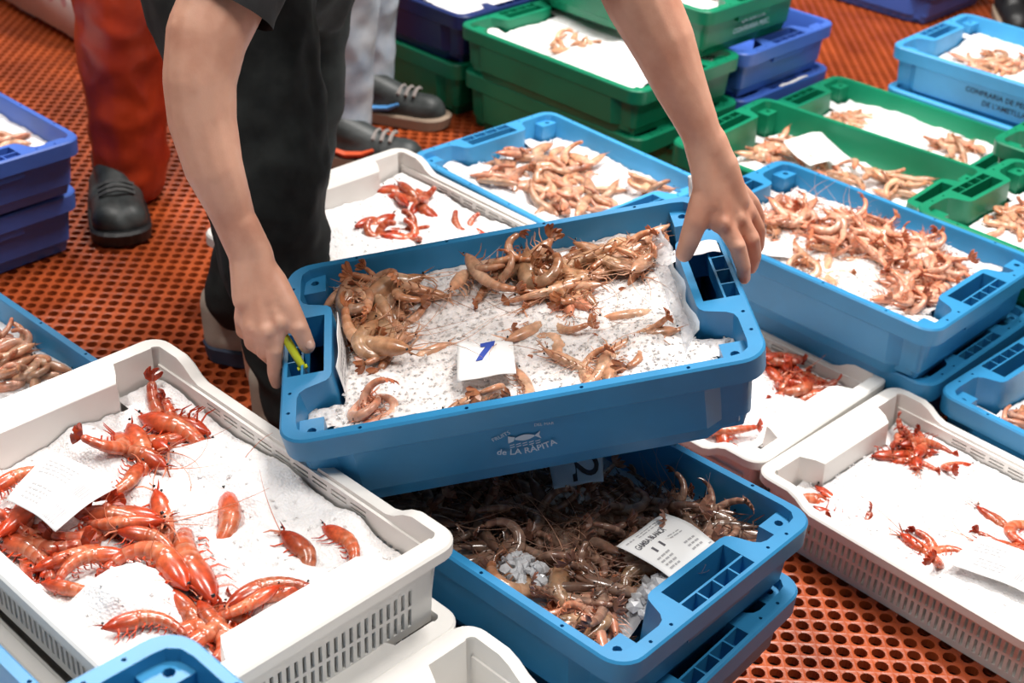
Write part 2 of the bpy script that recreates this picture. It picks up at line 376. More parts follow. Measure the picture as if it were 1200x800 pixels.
crate('FL', 'blue', -.952, 1.917, .25, -41.3, 'blue crate of pink shrimp cut by the left edge')
crate('FLb', 'blue', -.952, 1.917, .13, -41.3, 'blue crate under the crate of pink shrimp at the left edge')
crate('PL', 'violet', -1.244, 2.741, .28, -41.9, 'violet blue crate on top of the stack by the red trousers')
crate('PLb', 'violet', -1.273, 2.768, .145, -41.4, 'violet blue crate at the bottom of the stack by the red trousers', H=.14)
crate('G1', 'green', .686, 3.0, .19, -39.5, 'green crate of shrimp with a folded white paper inside', H=.185)
crate('G2', 'green', .92, 3.35, .125, -41.4, 'green crate with a long white slab of ice between shrimp')
c0 = at(1068, 243, .26); u, v = uv(-44)
crate('G3', 'green', c0.x+.3*u.x+.2*v.x, c0.y+.3*u.y+.2*v.y, .26, -44, 'green crate of shrimp at the right edge behind the blue crate')
crate('G3b', 'green', c0.x+.3*u.x+.2*v.x+.02, c0.y+.3*u.y+.2*v.y+.02, .14, -44, 'green crate underneath the right edge green crate', H=.14)
crate('G4', 'green', 1.39, 2.946, .25, -43, 'green crate cut by the right edge below the light blue stack')
crate('G4b', 'green', 1.39, 2.946, .13, -43, 'green crate on the floor under the right edge green crate', H=.13)
u, v = uv(-43)
crate('G5', 'green', .175, 3.45, .275, -43, 'green crate full of ice on top of the back stack between the arms')
crate('G6', 'green', .186, 3.466, .15, -43.1, 'green crate at the bottom of the back stack between the arms', H=.15)
crate('G7', 'green', -.26, 3.883, .15, -43, 'green crate on the floor beside the grey trainers', H=.15)
crate('NB', 'navy', -.25, 3.87, .285, -43, 'navy crate heaped with white ice on the green crate by the trainers', H=.135)
crate('BPa', 'violet', .175+.405*v.x, 3.45+.405*v.y, .27, -43, 'upper violet blue crate under the lettered green crate')
crate('BPb', 'violet', .175+.405*v.x+.01, 3.45+.405*v.y+.02, .14, -43, 'lower violet blue crate with a white tag on its rim', H=.14)
crate('GT', 'green', .339, 3.66, .4, -43.5, 'green crate with white lettering on top of the violet stack')
crate('TR', 'light blue', 1.29, 3.561, .245, -41.6, 'light blue crate with black lettering on top at upper right')
crate('TRb', 'light blue', 1.29, 3.545, .135, -43, 'light blue crate below the black lettered crate at upper right', H=.135)
pb = Vector((1.254, 4.503, 0)); u, v = uv(-43)
crate('PB', 'violet', pb.x-.27*u.x+.18*v.x, pb.y-.27*u.y+.18*v.y, .13, -43, 'violet blue crate standing alone at the top edge')
c0 = at(206, 727, .6); u, v = uv(-43)
for k, (zr, lb) in enumerate(((.6, 'blue crate whose corner rises over the front left prawn crate'), (.485, 'blue crate just under the raised blue corner in front'), (.37, 'blue crate third from the top of the front corner stack'), (.25, 'blue crate fourth from the top of the front corner stack'), (.13, 'blue crate on the floor at the front corner stack'))):
    crate('BF%d' % k, 'blue', c0.x+.3*u.x-.2*v.x, c0.y+.3*u.y-.2*v.y, zr, -43, lb)
vL = uv(-42.3)[1]; uL = uv(-42.3)[0]; cL = Vector((-.399, 1.339, 0))
p = cL - vL*.437 + uL*.03
crate('WL', 'white', p.x, p.y, .40, -42.3, 'white crate under the blue crate in the bottom left corner')
crate('WLb', 'white', p.x, p.y, .27, -42.3, 'white crate low in the bottom left corner stack', H=.135)
crate('WLc', 'white', p.x, p.y, .135, -42.3, 'white crate on the floor in the bottom left corner', H=.135)
p = cL - vL*.49 + uL*.03
crate('BL', 'blue', p.x, p.y, .51, -42.3, 'blue crate cut by the bottom left corner of the picture')
# the lifted crate
def rot(a, b, c): return Matrix.Rotation(a, 4, 'Z') @ Matrix.Rotation(b, 4, 'Y') @ Matrix.Rotation(c, 4, 'X')
ML = Matrix.Translation((-.007, 1.635, CH-.949)) @ rot(math.radians(6.7), math.radians(-11.6), math.radians(3.5)) @ Matrix.Translation((0, 0, -BH))
crate('LIFT', 'blue', 0, 0, 0, 0, 'tilted blue crate of shrimp and ice lifted by two hands', mw=ML)

# printed marks on crates
def decal(parent, name, s, size, M, m, bold=False, arc=0):
    v, f = text_mesh(s, size, bold); vv = []
    for x, y, z in v:
        if arc: t = x/arc; x, y = (arc-y)*math.sin(t), arc-(arc-y)*math.cos(t)
        vv.append(M @ Vector((x, y, 0)))
    o = obj(name, mesh(name, vv, f, [m]), parent); return o
def side_frame(x, y, z, side):
    if side == 'v0': return Matrix(((1, 0, 0, x), (0, 0, -1, y), (0, 1, 0, z), (0, 0, 0, 1)))
    if side == 'u1': return Matrix(((0, 0, 1, x), (1, 0, 0, y), (0, 1, 0, z), (0, 0, 0, 1)))
rl = CRATES['LIFT'][0]
fy = -.1977
decal(rl, 'lettering', 'de LA RÀPITA', .0125, side_frame(-.008, fy, .047, 'v0'), WHITEINK, True, arc=.12)
decal(rl, 'lettering', 'FRUITS', .008, side_frame(-.036, fy, .076, 'v0') @ Matrix.Rotation(.35, 4, 'Z'), WHITEINK)
decal(rl, 'lettering', 'DEL MAR', .006, side_frame(.018, fy, .083, 'v0') @ Matrix.Rotation(-.1, 4, 'Z'), WHITEINK)
def emblem():
    V = []; Fc = []
    def quad(*p):
        b = len(V); V.extend(p); Fc.append(tuple(range(b, b+len(p))))
    # a small fish over waves
    n = 14; top = [(-.014+.028*k/n, .0045*math.sin(math.pi*k/n)) for k in range(n+1)]; bot = [(x, -y) for x, y in reversed(top)]
    quad(*[(x, y+.002) for x, y in top[1:-1]+bot[1:-1]][::-1])
    quad((.012, .002), (.020, .008), (.018, .002), (.020, -.004)); quad((-.020, .008), (-.012, .005), (-.014, -.001), (-.021, -.003))
    for r in range(2):
        for k in range(5):
            x = -.02+k*.008; y = -.0075-r*.0035; quad((x, y), (x+.006, y+.001), (x+.006, y+.0022), (x, y+.0012))
    return V, Fc
V, Fc = emblem(); Mx = side_frame(-.008, fy, .066, 'v0')
obj('emblem', mesh('emblem', [Mx @ Vector((x, y, 0)) for x, y in V], Fc, [WHITEINK]), rl)
decal(CRATES['TR'][0], 'lettering', 'CONFRARIA DE PESCADORS', .0185, side_frame(.045, -.1975, .072, 'v0'), BLACKINK, True)
decal(CRATES['TR'][0], 'lettering', "DE L'AMETLLA", .0185, side_frame(.035, -.1965, .048, 'v0'), BLACKINK, True)
decal(CRATES['GT'][0], 'lettering', 'LA RÀPITA', .02, side_frame(.2915, .0, .074, 'u1'), WHITEINK, True)
decal(CRATES['GT'][0], 'lettering', 'CONFRARIA PESC.', .018, side_frame(.2885, .0, .05, 'u1'), WHITEINK, True)
decal(CRATES['R2'][0], 'lettering', 'MERCAT LA CONFRARIA', .0085, side_frame(-.035, -.1812, .084, 'v0'), BLACKINK, True)

# ------------------------------------------------------------------ shrimps and prawns
def tube(V, Fc, pts, rs, n=3):
    b = len(V); pts = [Vector(p) for p in pts]
    for i, p in enumerate(pts):
        d = (pts[min(i+1, len(pts)-1)]-pts[max(i-1, 0)]).normalized()
        a = d.cross(Vector((.31, .2, .93))).normalized(); c = d.cross(a)
        for k in range(n):
            t = 2*math.pi*k/n; V.append(p+(a*math.cos(t)+c*math.sin(t))*rs[i])
    for i in range(len(pts)-1):
        for k in range(n):
            k2 = (k+1) % n; Fc.append((b+i*n+k, b+i*n+k2, b+(i+1)*n+k2, b+(i+1)*n+k))
    Fc.append(tuple(b+k for k in reversed(range(n)))); Fc.append(tuple(b+(len(pts)-1)*n+k for k in range(n)))
def shrimp_parts(seed, L, fat, curl, shellm, feelm, legs=7, sides=10):
    """lying on its side in the xy plane: head towards -x, belly towards -y. Returns meshes body, tail_fan, legs, feelers"""
    rn = random.Random(seed); V = []; Fc = []; al = []; bd = []
    N = 40; cur = Vector((0, 0, 0)); ang = 0; frames = []
    for i in range(N+1):
        t = i/N
        frames.append((t, cur.copy(), ang))
        bend = 0 if t < .36 else curl*(1.0 + .5*math.sin((t-.36)/.64*math.pi))/(N*.64)
        ang -= bend; cur = cur + Vector((math.cos(ang), math.sin(ang), 0))*(L/N)
    mid = frames[N//2][1].copy()
    R = L*fat
    def frame(t):
        q = min(N-1, int(t*N)); w_ = t*N-q; A, B = frames[q], frames[q+1]
        return A[1].lerp(B[1], w_), A[2]*(1-w_)+B[2]*w_
    rings = [(.0, .10), (.03, .28), (.06, .42), (.11, .68), (.17, .86), (.24, .97), (.31, 1.02), (.37, 1.02), (.405, .97)]
    for k in range(6):
        t0 = .405+.0992*k; b0 = .97-.095*k
        rings += [(t0+.003, b0*1.03), (t0+.035, b0*1.03), (t0+.07, b0*.99), (t0+.096, b0*.925)]
    rings[-1] = (1.0, .34)
    nr = len(rings)
    for i, (t, r) in enumerate(rings):
        p, a = frame(t); nx, ny = -math.sin(a), math.cos(a)
        for k in range(sides):
            q = 2*math.pi*k/sides; dv = math.cos(q)*R*r*1.12; lt = math.sin(q)*R*r*.86
            if math.cos(q) < -.3 and t > .4: dv *= .82
            V.append(p-mid+Vector((nx*dv, ny*dv, lt))); al.append(t); bd.append(0 if t < .405 else ((t-.405)/.0992) % 1)
    for i in range(nr-1):
        for k in range(sides):
            k2 = (k+1) % sides; Fc.append((i*sides+k, (i+1)*sides+k, (i+1)*sides+k2, i*sides+k2))
    Fc.append(tuple(range(sides))); Fc.append(tuple((nr-1)*sides+k for k in reversed(range(sides))))
    nb = len(Fc)
    # rostrum spike
    b = len(V); h = frames[1][1]-mid
    for q in ((.0, R*.5, 0), (.0, R*.25, R*.12), (0, R*.25, -R*.12), (-L*.14, R*.75, 0)): V.append(h+Vector(q)); al.append(.05)
    Fc += [(b, b+3, b+1), (b+1, b+3, b+2), (b+2, b+3, b)]
    nsh = len(Fc)
    for s in (1, -1):                                                   # eyes
        c = frames[2][1]-mid+Vector((-R*.35, R*.30, s*R*.52)); b = len(V); e = R*.2
        for d in ((1, 0, 0), (-1, 0, 0), (0, 1, 0), (0, -1, 0), (0, 0, 1), (0, 0, -1)): V.append(c+Vector(d)*e); al.append(.1)
        for f in ((0, 2, 4), (2, 1, 4), (1, 3, 4), (3, 0, 4), (2, 0, 5), (1, 2, 5), (3, 1, 5), (0, 3, 5)): Fc.append(tuple(b+x for x in f))
    body = mesh('shrimp_body', V, Fc, [shellm, EYE], True, [0]*nsh+[1]*(len(Fc)-nsh))
    def addattr(me, vals, nm='along'):
        a_ = me.attributes.new(nm, 'FLOAT', 'POINT'); a_.data.foreach_set('value', vals)
    addattr(body, al); addattr(body, bd+[0]*(len(V)-len(bd)), 'band')
    # tail fan
    V = []; Fc = []; t, p, a = frames[-1]; d = Vector((math.cos(a), math.sin(a), 0)); n = Vector((-d.y, d.x, 0)); z = Vector((0, 0, 1)); e = p-mid-d*L*.01
    for k, sp in enumerate((-.75, -.38, 0, .38, .75)):
        ax = (d*math.cos(sp)+z*math.sin(sp)).normalized(); sd = (z*math.cos(sp)-d*math.sin(sp)).normalized(); ln = L*(.16 if k != 2 else .13); wd = R*(.36 if k != 2 else .24); b = len(V)
        for (x, y_, o_) in ((0, 0, 0), (.45, .8, .02), (.85, 1, .0), (1, .3, -.03), (1, -.3, -.03), (.85, -1, 0), (.45, -.8, .02)):
            V.append(e+ax*ln*x+sd*wd*y_+n*(L*o_+R*.05*(k % 2)))
        V.extend([q-n*R*.07 for q in V[b:b+7]])
        Fc.append(tuple(range(b, b+7))); Fc.append(tuple(reversed(range(b+7, b+14))))
        for i in range(7): Fc.append((b+i, b+7+i, b+7+(i+1) % 7, b+(i+1) % 7))
    fan = mesh('shrimp_tail', V, Fc, [shellm]); addattr(fan, [.97]*len(V))
    # legs under the head and abdomen
    V = []; Fc = []
    for k in range(legs):
        t = .16+.62*k/(legs-1); p, a = frame(t); n = Vector((math.sin(a), -math.cos(a), 0)); d = Vector((math.cos(a), math.sin(a), 0))
        for s in (1, -1):
            b0 = p-mid+n*R*.8+Vector((0, 0, s*R*.3)); ln = L*(.17 if t < .42 else .08); sw = rn.uniform(-.6, .3)
            p1 = b0+n*ln*.5+d*ln*sw*.4+Vector((0, 0, s*R*.3)); p2 = p1+n*ln*.35-d*ln*(.35+.3*rn.random())+Vector((0, 0, s*R*.1*rn.uniform(-2, 2)))
            tube(V, Fc, (b0, p1, p2), (R*.13, R*.09, R*.04))
    lg = mesh('shrimp_legs', V, Fc, [shellm]); addattr(lg, [.15]*len(V))
    V = []; Fc = []
    for s in (1, -1):
        b0 = frames[1][1]-mid+Vector((0, -R*.1, s*R*.25)); pts = [b0]; a = math.pi+rn.uniform(-.5, .5)*s; da = rn.uniform(-.35, .35)
        q = b0.copy()
        for i in range(7):
            a += da; q = q+Vector((math.cos(a), math.sin(a), s*.1*(1-i*.25)+.02))*(L*.12); pts.append(q.copy())
        tube(V, Fc, pts, [R*.07*(1-.8*i/7) for i in range(8)])
    for s in (1, -1):
        b0 = frames[1][1]-mid+Vector((0, -R*.1, s*R*.2)); tube(V, Fc, (b0, b0+Vector((-L*.07, -R*.6, s*R*.5)), b0+Vector((-L*.10, -R*1.3, s*R*.8))), (R*.14, R*.12, R*.05))
    fe = mesh('shrimp_feelers', V, Fc, [feelm])
    return dict(body=body, tail_fan=fan, legs=lg, feelers=fe, L=L, R=R)
def kinds(sm, fm, L, fat, seed, n=5, curls=(1.2, 2.0, 2.7, .6, 3.3), **k):
    return [shrimp_parts(seed+i, L*(.92+.05*i), fat, curls[i % len(curls)], sm, fm, **k) for i in range(n)]
K = {'red': kinds(RED, FEELER, .158, .104, 10, curls=(.5, 1.0, 1.6, .8, 2.3)),
     'pale': kinds(PALE, FEELERP, .115, .078, 30), 'tan': kinds(TAN, FEELERP, .13, .082, 40, curls=(1.4, 2.4, 3.2, .9, 2.8)),
     'brown': kinds(BROWN, FEELERB, .13, .066, 50, curls=(.4, 1.2, 2.0, .8, 2.8)), 'pink': kinds(PINK, FEELERP, .115, .068, 60)}
def shrimp(name, kind, M, label, group, parts=True, var=None, feel=True):
    s = K[kind][random.randrange(5) if var is None else var]
    o = obj(name, s['body'], None, M); tag(o, label, 'prawn' if 'prawn' in name else 'shrimp', group)
    if parts:
        for p in ('tail_fan', 'legs', 'feelers')[:3 if feel else 2]: obj(p, s[p], o)
    return o
def local(key, px, py, z):
    """pixel -> crate local coordinates on its content plane at local height z"""
    M = CRATES[key][1]; Mi = M.inverted(); a = Mi @ CAM; d = (Mi.to_3x3() @ ray(px, py)); t = (z-a.z)/d.z
    return a + d*t
def no_scale(M):
    l, q, s = M.decompose(); return Matrix.Translation(l) @ q.to_matrix().to_4x4()
BB = {}
def pts_of(me):
    if me.name not in BB:
        a_ = np.zeros(len(me.vertices)*3); me.vertices.foreach_get('co', a_); BB[me.name] = np.c_[a_.reshape(-1, 3), np.ones(len(me.vertices))]
    return BB[me.name]
def lay(key, name, kind, x, y, z, yaw, label, group, roll=0, tilt=0, sc=1, parts=True, var=None):
    M = no_scale(CRATES[key][1]); sx = CRATES[key][1].to_scale(); wh = CRATES[key][0].name.startswith('white')
    X, Y = ((.255*sx.x, .171) if wh else (.268*sx.x, .178))
    if var is None: var = random.randrange(5)
    S = K[kind][var]
    Rm = Matrix.Rotation(yaw, 4, 'Z') @ Matrix.Rotation(tilt, 4, 'Y') @ Matrix.Rotation(roll, 4, 'X') @ Matrix.Diagonal((sc, sc, sc, 1))
    A = np.array(Rm); q = np.concatenate([pts_of(S['body']), pts_of(S['tail_fan'])]) @ A.T
    x *= sx.x
    lo, hi = q.min(0), q.max(0)
    yy0, yy1 = y+lo[1], y+hi[1]
    if (yy0 < .098 and yy1 > -.098): X = min(X, .225*sx.x)                    # beside the handle block
    x = min(max(x, -X-lo[0]), X-hi[0]); y = min(max(y, -Y-lo[1]), Y-hi[1])
    m_ = M @ Matrix.Translation((x, y, z*sx.z)) @ Rm
    feel = parts
    if parts:
        f = pts_of(S['feelers']) @ A.T; fx, fy, fz = f[:, 0]+x, f[:, 1]+y, f[:, 2]+z
        feel = bool(fx.min() > -X and fx.max() < X and fy.min() > -Y and fy.max() < Y)
    return shrimp(name, kind, m_, label, group, parts, var, feel)

# ------------------------------------------------------------------ ice: one heap per crate (height field plus loose grains)
def ico():
    bm = bmesh.new(); bmesh.ops.create_icosphere(bm, subdivisions=1, radius=1); v = np.array([x.co[:] for x in bm.verts]); f = np.array([[y.index for y in x.verts] for x in bm.faces]); bm.free(); return v, f
IV, IF = ico()
CUBE = np.array([[-1, -1, -1], [1, -1, -1], [1, 1, -1], [-1, 1, -1], [-1, -1, 1], [1, -1, 1], [1, 1, 1], [-1, 1, 1]], float)
CUF = np.array([[0, 2, 1], [0, 3, 2], [4, 5, 6], [4, 6, 7], [0, 1, 5], [0, 5, 4], [1, 2, 6], [1, 6, 5], [2, 3, 7], [2, 7, 6], [3, 0, 4], [3, 4, 7]])
def inside(kind, x, y):
    if kind == 'white': return not (abs(x) > .236 and abs(y) < .1)
    return not (abs(x) > .228 and abs(y) < .092) and not (abs(x) > .24 and abs(y) > .135)
def fnoise(x, y, s, seed): return noise.noise(Vector((x*s+seed*3.7, y*s-seed*1.9, seed*.77)))
def ice_height(cfg, x, y):
    z = cfg['z'] + cfg.get('amp', .010)*fnoise(x, y, 9, cfg['seed']) + .004*fnoise(x, y, 28, cfg['seed']+5)
    for bx, by, rx, ry, h in cfg.get('bumps', ()):
        d = ((x-bx)/rx)**2 + ((y-by)/ry)**2
        z += h*math.exp(-d*d*.7) if h > 0 else h*math.exp(-d*1.2)
    return z
def make_ice(key, label, z, seed, step=.005, grains=0, gsize=(.0025, .006), m=None, amp=.010, bumps=(), chunk=.0022, big=(), full=False):
    root, M, H = CRATES[key]; kind = 'white' if root.name.startswith('white') else 'x'
    cfg = dict(z=z, amp=amp, seed=seed, bumps=bumps); X = .262 if kind == 'white' else .273; Y = .172 if kind == 'white' else .181
    nx = int(2*X/step); ny = int(2*Y/step); V = np.zeros((nx*ny, 3)); ok = np.ones(nx*ny, bool)
    for j in range(ny):
        for i in range(nx):
            x = -X+2*X*i/(nx-1); y = -Y+2*Y*j/(ny-1); k = j*nx+i
            hz = ice_height(cfg, x, y) + chunk*fnoise(x, y, 75, seed+9) + chunk*.8*fnoise(x, y, 170, seed+2)
            V[k] = (x, y, max(.012, hz)); ok[k] = full or inside(kind, x, y)
    F4 = []
    for j in range(ny-1):
        for i in range(nx-1):
            a = j*nx+i; q = (a, a+1, a+nx+1, a+nx)
            if all(ok[t] for t in q): F4.append(q)
    verts = [V]; faces = [tuple(q) for q in F4]; nV = len(V); n_smooth = len(faces)
    rg = np.random.default_rng(seed)
    def add(cx, cy, cz, s, base, bf):
        nonlocal nV
        A = rg.normal(size=(3, 3)); Q, _ = np.linalg.qr(A)
        v_ = (base*(.7+.6*rg.random((len(base), 3)))*s*np.array([1, rg.uniform(.6, 1), rg.uniform(.45, .8)])) @ Q + np.array([cx, cy, cz])
        verts.append(v_); faces.extend([tuple(int(t)+nV for t in f) for f in bf]); nV += len(v_)
    for g in range(grains):
        x = rg.uniform(-X, X); y = rg.uniform(-Y, Y)
        if not inside(kind, x, y): continue
        h = ice_height(cfg, x, y)
        if h < z-.012: continue
        s = rg.uniform(*gsize); add(x, y, h-s*.35, s, CUBE*.75, CUF)
    for (bx, by, br, n, s0, s1) in big:                                     # loose larger lumps
        for g in range(n):
            a = rg.uniform(0, 6.28); r = br*math.sqrt(rg.random()); x = bx+r*math.cos(a); y = by+r*math.sin(a)
            if abs(x) > X or abs(y) > Y or not inside(kind, x, y): continue
            s = rg.uniform(s0, s1); add(x, y, ice_height(cfg, x, y)+s*.4+rg.random()*.006, s, IV, IF)
    allv = np.concatenate(verts); me = mesh('crushed_ice', allv.tolist(), faces, [m or ICE])
    sm = np.zeros(len(faces), bool); sm[:n_smooth] = True; me.polygons.foreach_set('use_smooth', sm.tolist())
    o = obj('crushed_ice', me, None, M); tag(o, label, 'ice', None, 'stuff'); return cfg
# --- per crate: ice, then shrimps laid on it
def spots(key, z, n, pxlist):
    """scatter n points in pixel ellipses (cx, cy, rx, ry, weight) -> crate local x, y"""
    tot = sum(e[4] for e in pxlist); out = []
    for ai, (cx, cy, rx, ry, wt) in enumerate(pxlist):
        for k in range(max(1, round(n*wt/tot))):
            a = random.uniform(0, 6.283); r = math.sqrt(random.random()); q = local(key, cx+rx*r*math.cos(a), cy+ry*r*math.sin(a), z); out.append((q.x, q.y, ai))
    return out
def clampin(key, x, y, mg=.03):
    X, Y = (.245, .165) if key in ('L', 'M', 'R2', 'W2') else (.255, .168)
    x = max(-X+mg*.5, min(X-mg*.5, x)); y = max(-Y+mg*.5, min(Y-mg*.5, y))
    if abs(x) > .20 and abs(y) < .11: x = math.copysign(.20, x)
    return x, y
def scatter(key, name, kind, cfg, n, areas, label, group, up=(.0, .012), parts=True, roll=.9, tilt=.25, sc=(.85, 1.1), yaw=None, mg=.03):
    random.seed(int(cfg['seed']*1000+n*7+areas[0][0]))
    for x, y, ai in spots(key, cfg['z'], n, areas):
        x, y = clampin(key, x, y, mg)
        if any((x-ex)**2+(y-ey)**2 < er*er for ex, ey, er in EXCL.get(key, ())): continue
        lab = label if isinstance(label, str) else label[ai]
        kd = random.choice(kind) if isinstance(kind, (list, tuple)) else kind
        yw = random.uniform(-math.pi, math.pi) if yaw is None else random.gauss(yaw[0], yaw[1])
        lay(key, name, kd, x, y, ice_height(cfg, x, y)+random.uniform(*up), yw, lab, group, random.uniform(-roll, roll)+(math.pi if random.random() < .5 else 0), random.uniform(-tilt, tilt), random.uniform(*sc), parts)
EXCL = {}
def bump(key, z, px, py, rx, ry, h):
    q = local(key, px, py, z); return (q.x, q.y, rx, ry, h)

# front left white crate: large red prawns on soft ice
z = .072
cL_ = make_ice('L', 'soft white ice heaped around the large red prawns', z, 3, .0042, 260, (.002, .004), SNOW, .016,
    [bump('L', z, *b) for b in ((155, 700, .048, .042, .034), (110, 720, .03, .03, .02), (60, 590, .06, .04, .012), (110, 530, .05, .03, .018), (245, 540, .05, .035, .02), (310, 570, .05, .04, .014), (330, 640, .05, .03, .01), (225, 600, .03, .03, .014), (400, 620, .03, .05, .008),
     (140, 605, .065, .028, -.022), (215, 650, .05, .03, -.02), (280, 740, .05, .035, -.024), (165, 525, .05, .022, -.014), (190, 480, .04, .02, -.012), (20, 550, .05, .03, -.014), (30, 640, .06, .025, -.016), (266, 605, .02, .03, -.014), (365, 650, .04, .025, -.012))], .0026)
g = 'red prawns in the front left white crate'; lb = 'large red prawn on the ice of the front left white crate'
LC = 'large red prawn in the central heap of the front left white crate'; LT = 'large red prawn in the heap nearest the far corner of the front left crate'
LW = 'large red prawn by the left wall beside the creased label'; LF = 'large red prawn in the heap behind the blue corner at the front'
LONE = {14: 'single red prawn lying alone on the middle ice of the front left crate', 20: 'left of two small red prawns near the right end of the front left crate', 21: 'right of two small red prawns near the right end of the front left crate', 19: 'red prawn against the front left wall below the central heap', 22: 'red prawn stretched out just left of the blue corner in front'}
CL = [LT]*4+[LW]*2+[LC]*5+[LW]+[LC]*3+[LF]*10+[LW]
for pi, (hx, hy, tx, ty, var, up, roll) in enumerate(((140, 470, 236, 500, 0, .012, .4), (196, 552, 128, 520, 1, .012, 2.6), (150, 500, 184, 560, 0, .02, .3), (165, 545, 135, 600, 1, .004, .2), (-18, 575, 48, 538, 0, .014, .5), (-10, 632, 75, 560, 0, .006, 2.8),
    (80, 600, 190, 606, 0, .02, .3), (196, 618, 85, 624, 3, .022, .6), (150, 652, 55, 662, 1, .016, 2.7), (255, 706, 190, 600, 0, .026, .5), (214, 692, 160, 622, 2, .026, 2.9), (-8, 618, 78, 660, 0, .02, .3), (30, 668, 110, 640, 3, .012, 2.5), (150, 632, 215, 640, 1, .03, .4),
    (262, 568, 272, 645, 2, .004, .8), (245, 755, 335, 722, 1, .016, .3), (252, 715, 292, 768, 2, .02, 2.7), (330, 700, 262, 735, 0, .022, .4), (300, 728, 372, 690, 3, .008, .2), (45, 692, 98, 704, 1, .0, 2.4), (335, 630, 385, 668, 4, -.004, .5), (385, 618, 432, 648, 1, -.002, .4),
    (118, 758, 168, 742, 1, .004, .3), (240, 770, 290, 738, 3, .012, 2.8), (340, 690, 300, 705, 1, -.002, .4), (4, 590, 22, 640, 2, .012, .2))):
    a = local('L', hx, hy, z+.008); b = local('L', tx, ty, z+.008); c = (a+b)/2; d = b-a
    x, y = max(-.235, min(.235, c.x)), max(-.15, min(.15, c.y))
    if abs(x) > .19 and abs(y) < .13: x = math.copysign(.185, x)
    sc = max(.62, min(1.15, d.length/(K['red'][var]['L']*(1.0, .98, .9, 1.0, .72)[var])))
    lay('L', 'red_prawn', 'red', x, y, ice_height(cL_, x, y)+up*.8+.006, math.atan2(d.y, d.x), LONE.get(pi, CL[min(pi, len(CL)-1)]), g, roll, random.uniform(-.1, .1), sc, True, var)
for n_, ar, lc in ((5, (145, 615, 60, 18, 1), LC), (4, (35, 640, 40, 22, 1), LW), (4, (285, 742, 40, 14, 1), LF), (3, (165, 525, 30, 22, 1), LT), (2, (205, 482, 30, 8, 1), LT)):
    scatter('L', 'red_prawn', 'red', cL_, n_, [ar], lc, g, (-.002, .012), sc=(.65, .95), tilt=.35, roll=1.2)
# the lifted crate
z = .088
cF = make_ice('LIFT', 'granular crushed ice filling the lifted blue crate', z, 11, .0034, 3800, (.0010, .0029), ICE, .008,
    [bump('LIFT', z, *b) for b in ((425, 385, .05, .07, -.024), (655, 325, .08, .035, -.016), (760, 300, .06, .03, -.008), (600, 400, .1, .06, .006), (760, 400, .09, .07, .008))], .0024)
EXCL['LIFT'] = [(*local('LIFT', 572, 430, z).xy, .062)]
g = 'shrimp in the lifted blue crate'; lb = 'tan shrimp half sunk in the ice of the lifted crate'
scatter('LIFT', 'tan_shrimp', ['tan', 'pale'], cF, 34, [(425, 385, 36, 40, 3), (440, 355, 40, 15, 1.2)], ['tan shrimp in the heap at the left end of the lifted crate', 'tan shrimp along the back left wall of the lifted crate'], g, (.004, .026))
scatter('LIFT', 'tan_shrimp', ['tan', 'pale'], cF, 38, [(640, 328, 55, 26, 3), (570, 335, 40, 14, 1), (745, 300, 60, 14, 3)], ['tan shrimp in the heap at the middle back of the lifted crate', 'tan shrimp along the back wall left of the middle heap in the lifted crate', 'tan shrimp in the back right corner of the lifted crate by the left hand'], g, (.004, .022))
scatter('LIFT', 'tan_shrimp', ['pale', 'pink'], cF, 14, [(430, 488, 45, 8, 2), (680, 445, 40, 14, 2), (620, 465, 50, 5, 1), (655, 350, 30, 8, 2)], ['pale shrimp at the front left rim of the lifted crate', 'pale shrimp right of the white card in the lifted crate', 'pale shrimp below the white card in the lifted crate', 'pale shrimp in front of the middle heap in the lifted crate'], g, (-.005, .004))
scatter('LIFT', 'tan_shrimp', ['pale'], cF, 12, [(560, 410, 130, 45, 2), (760, 400, 50, 50, 1)], ['pale shrimp mostly buried in the middle ice of the lifted crate', 'pale shrimp mostly buried in the right ice of the lifted crate'], g, (-.0085, -.004))
# brown shrimp below
z = .078
cB = make_ice('B1', 'patches of wet ice among the brown shrimp', z-.02, 21, .006, 0, m=CLEAR, amp=.008,
    bumps=[bump('B1', z, *b) for b in ((615, 680, .038, .032, .036), (790, 705, .04, .05, .036), (670, 585, .03, .04, .036), (850, 640, .02, .02, .016))], chunk=.004,
    big=[(*local('B1', 612, 678, z).xy, .035, 70, .004, .011), (*local('B1', 785, 705, z).xy, .045, 110, .005, .013), (*local('B1', 672, 590, z).xy, .035, 70, .004, .01), (*local('B1', 700, 650, z).xy, .1, 30, .003, .007)])
g = 'brown shrimp in the crate under the lifted one'; lb = 'brown shrimp in the blue crate under the lifted one'
scatter('B1', 'brown_shrimp', 'brown', dict(z=z-.022, seed=1, amp=.004), 110, [(560, 590, 110, 60, 4), (690, 640, 130, 60, 4), (820, 600, 70, 40, 2)], ['brown shrimp in the shaded back left of the crate under the lifted one', 'brown shrimp in the middle of the crate under the lifted one', 'brown shrimp at the back right of the crate under the lifted one'], g, (0, .014), roll=1.0)
scatter('B1', 'brown_shrimp', 'brown', dict(z=z-.006, seed=2, amp=.004), 90, [(540, 580, 90, 55, 3), (660, 630, 70, 60, 3), (700, 600, 80, 35, 2), (840, 610, 50, 25, 2), (560, 650, 50, 30, 1)], ['brown shrimp in the shaded back left of the crate under the lifted one', 'brown shrimp in the middle of the crate under the lifted one', 'brown shrimp around the card numbered 2', 'brown shrimp at the back right of the crate under the lifted one', 'brown shrimp by the front left wall of the crate under the lifted one'], g, (0, .014), roll=1.0)
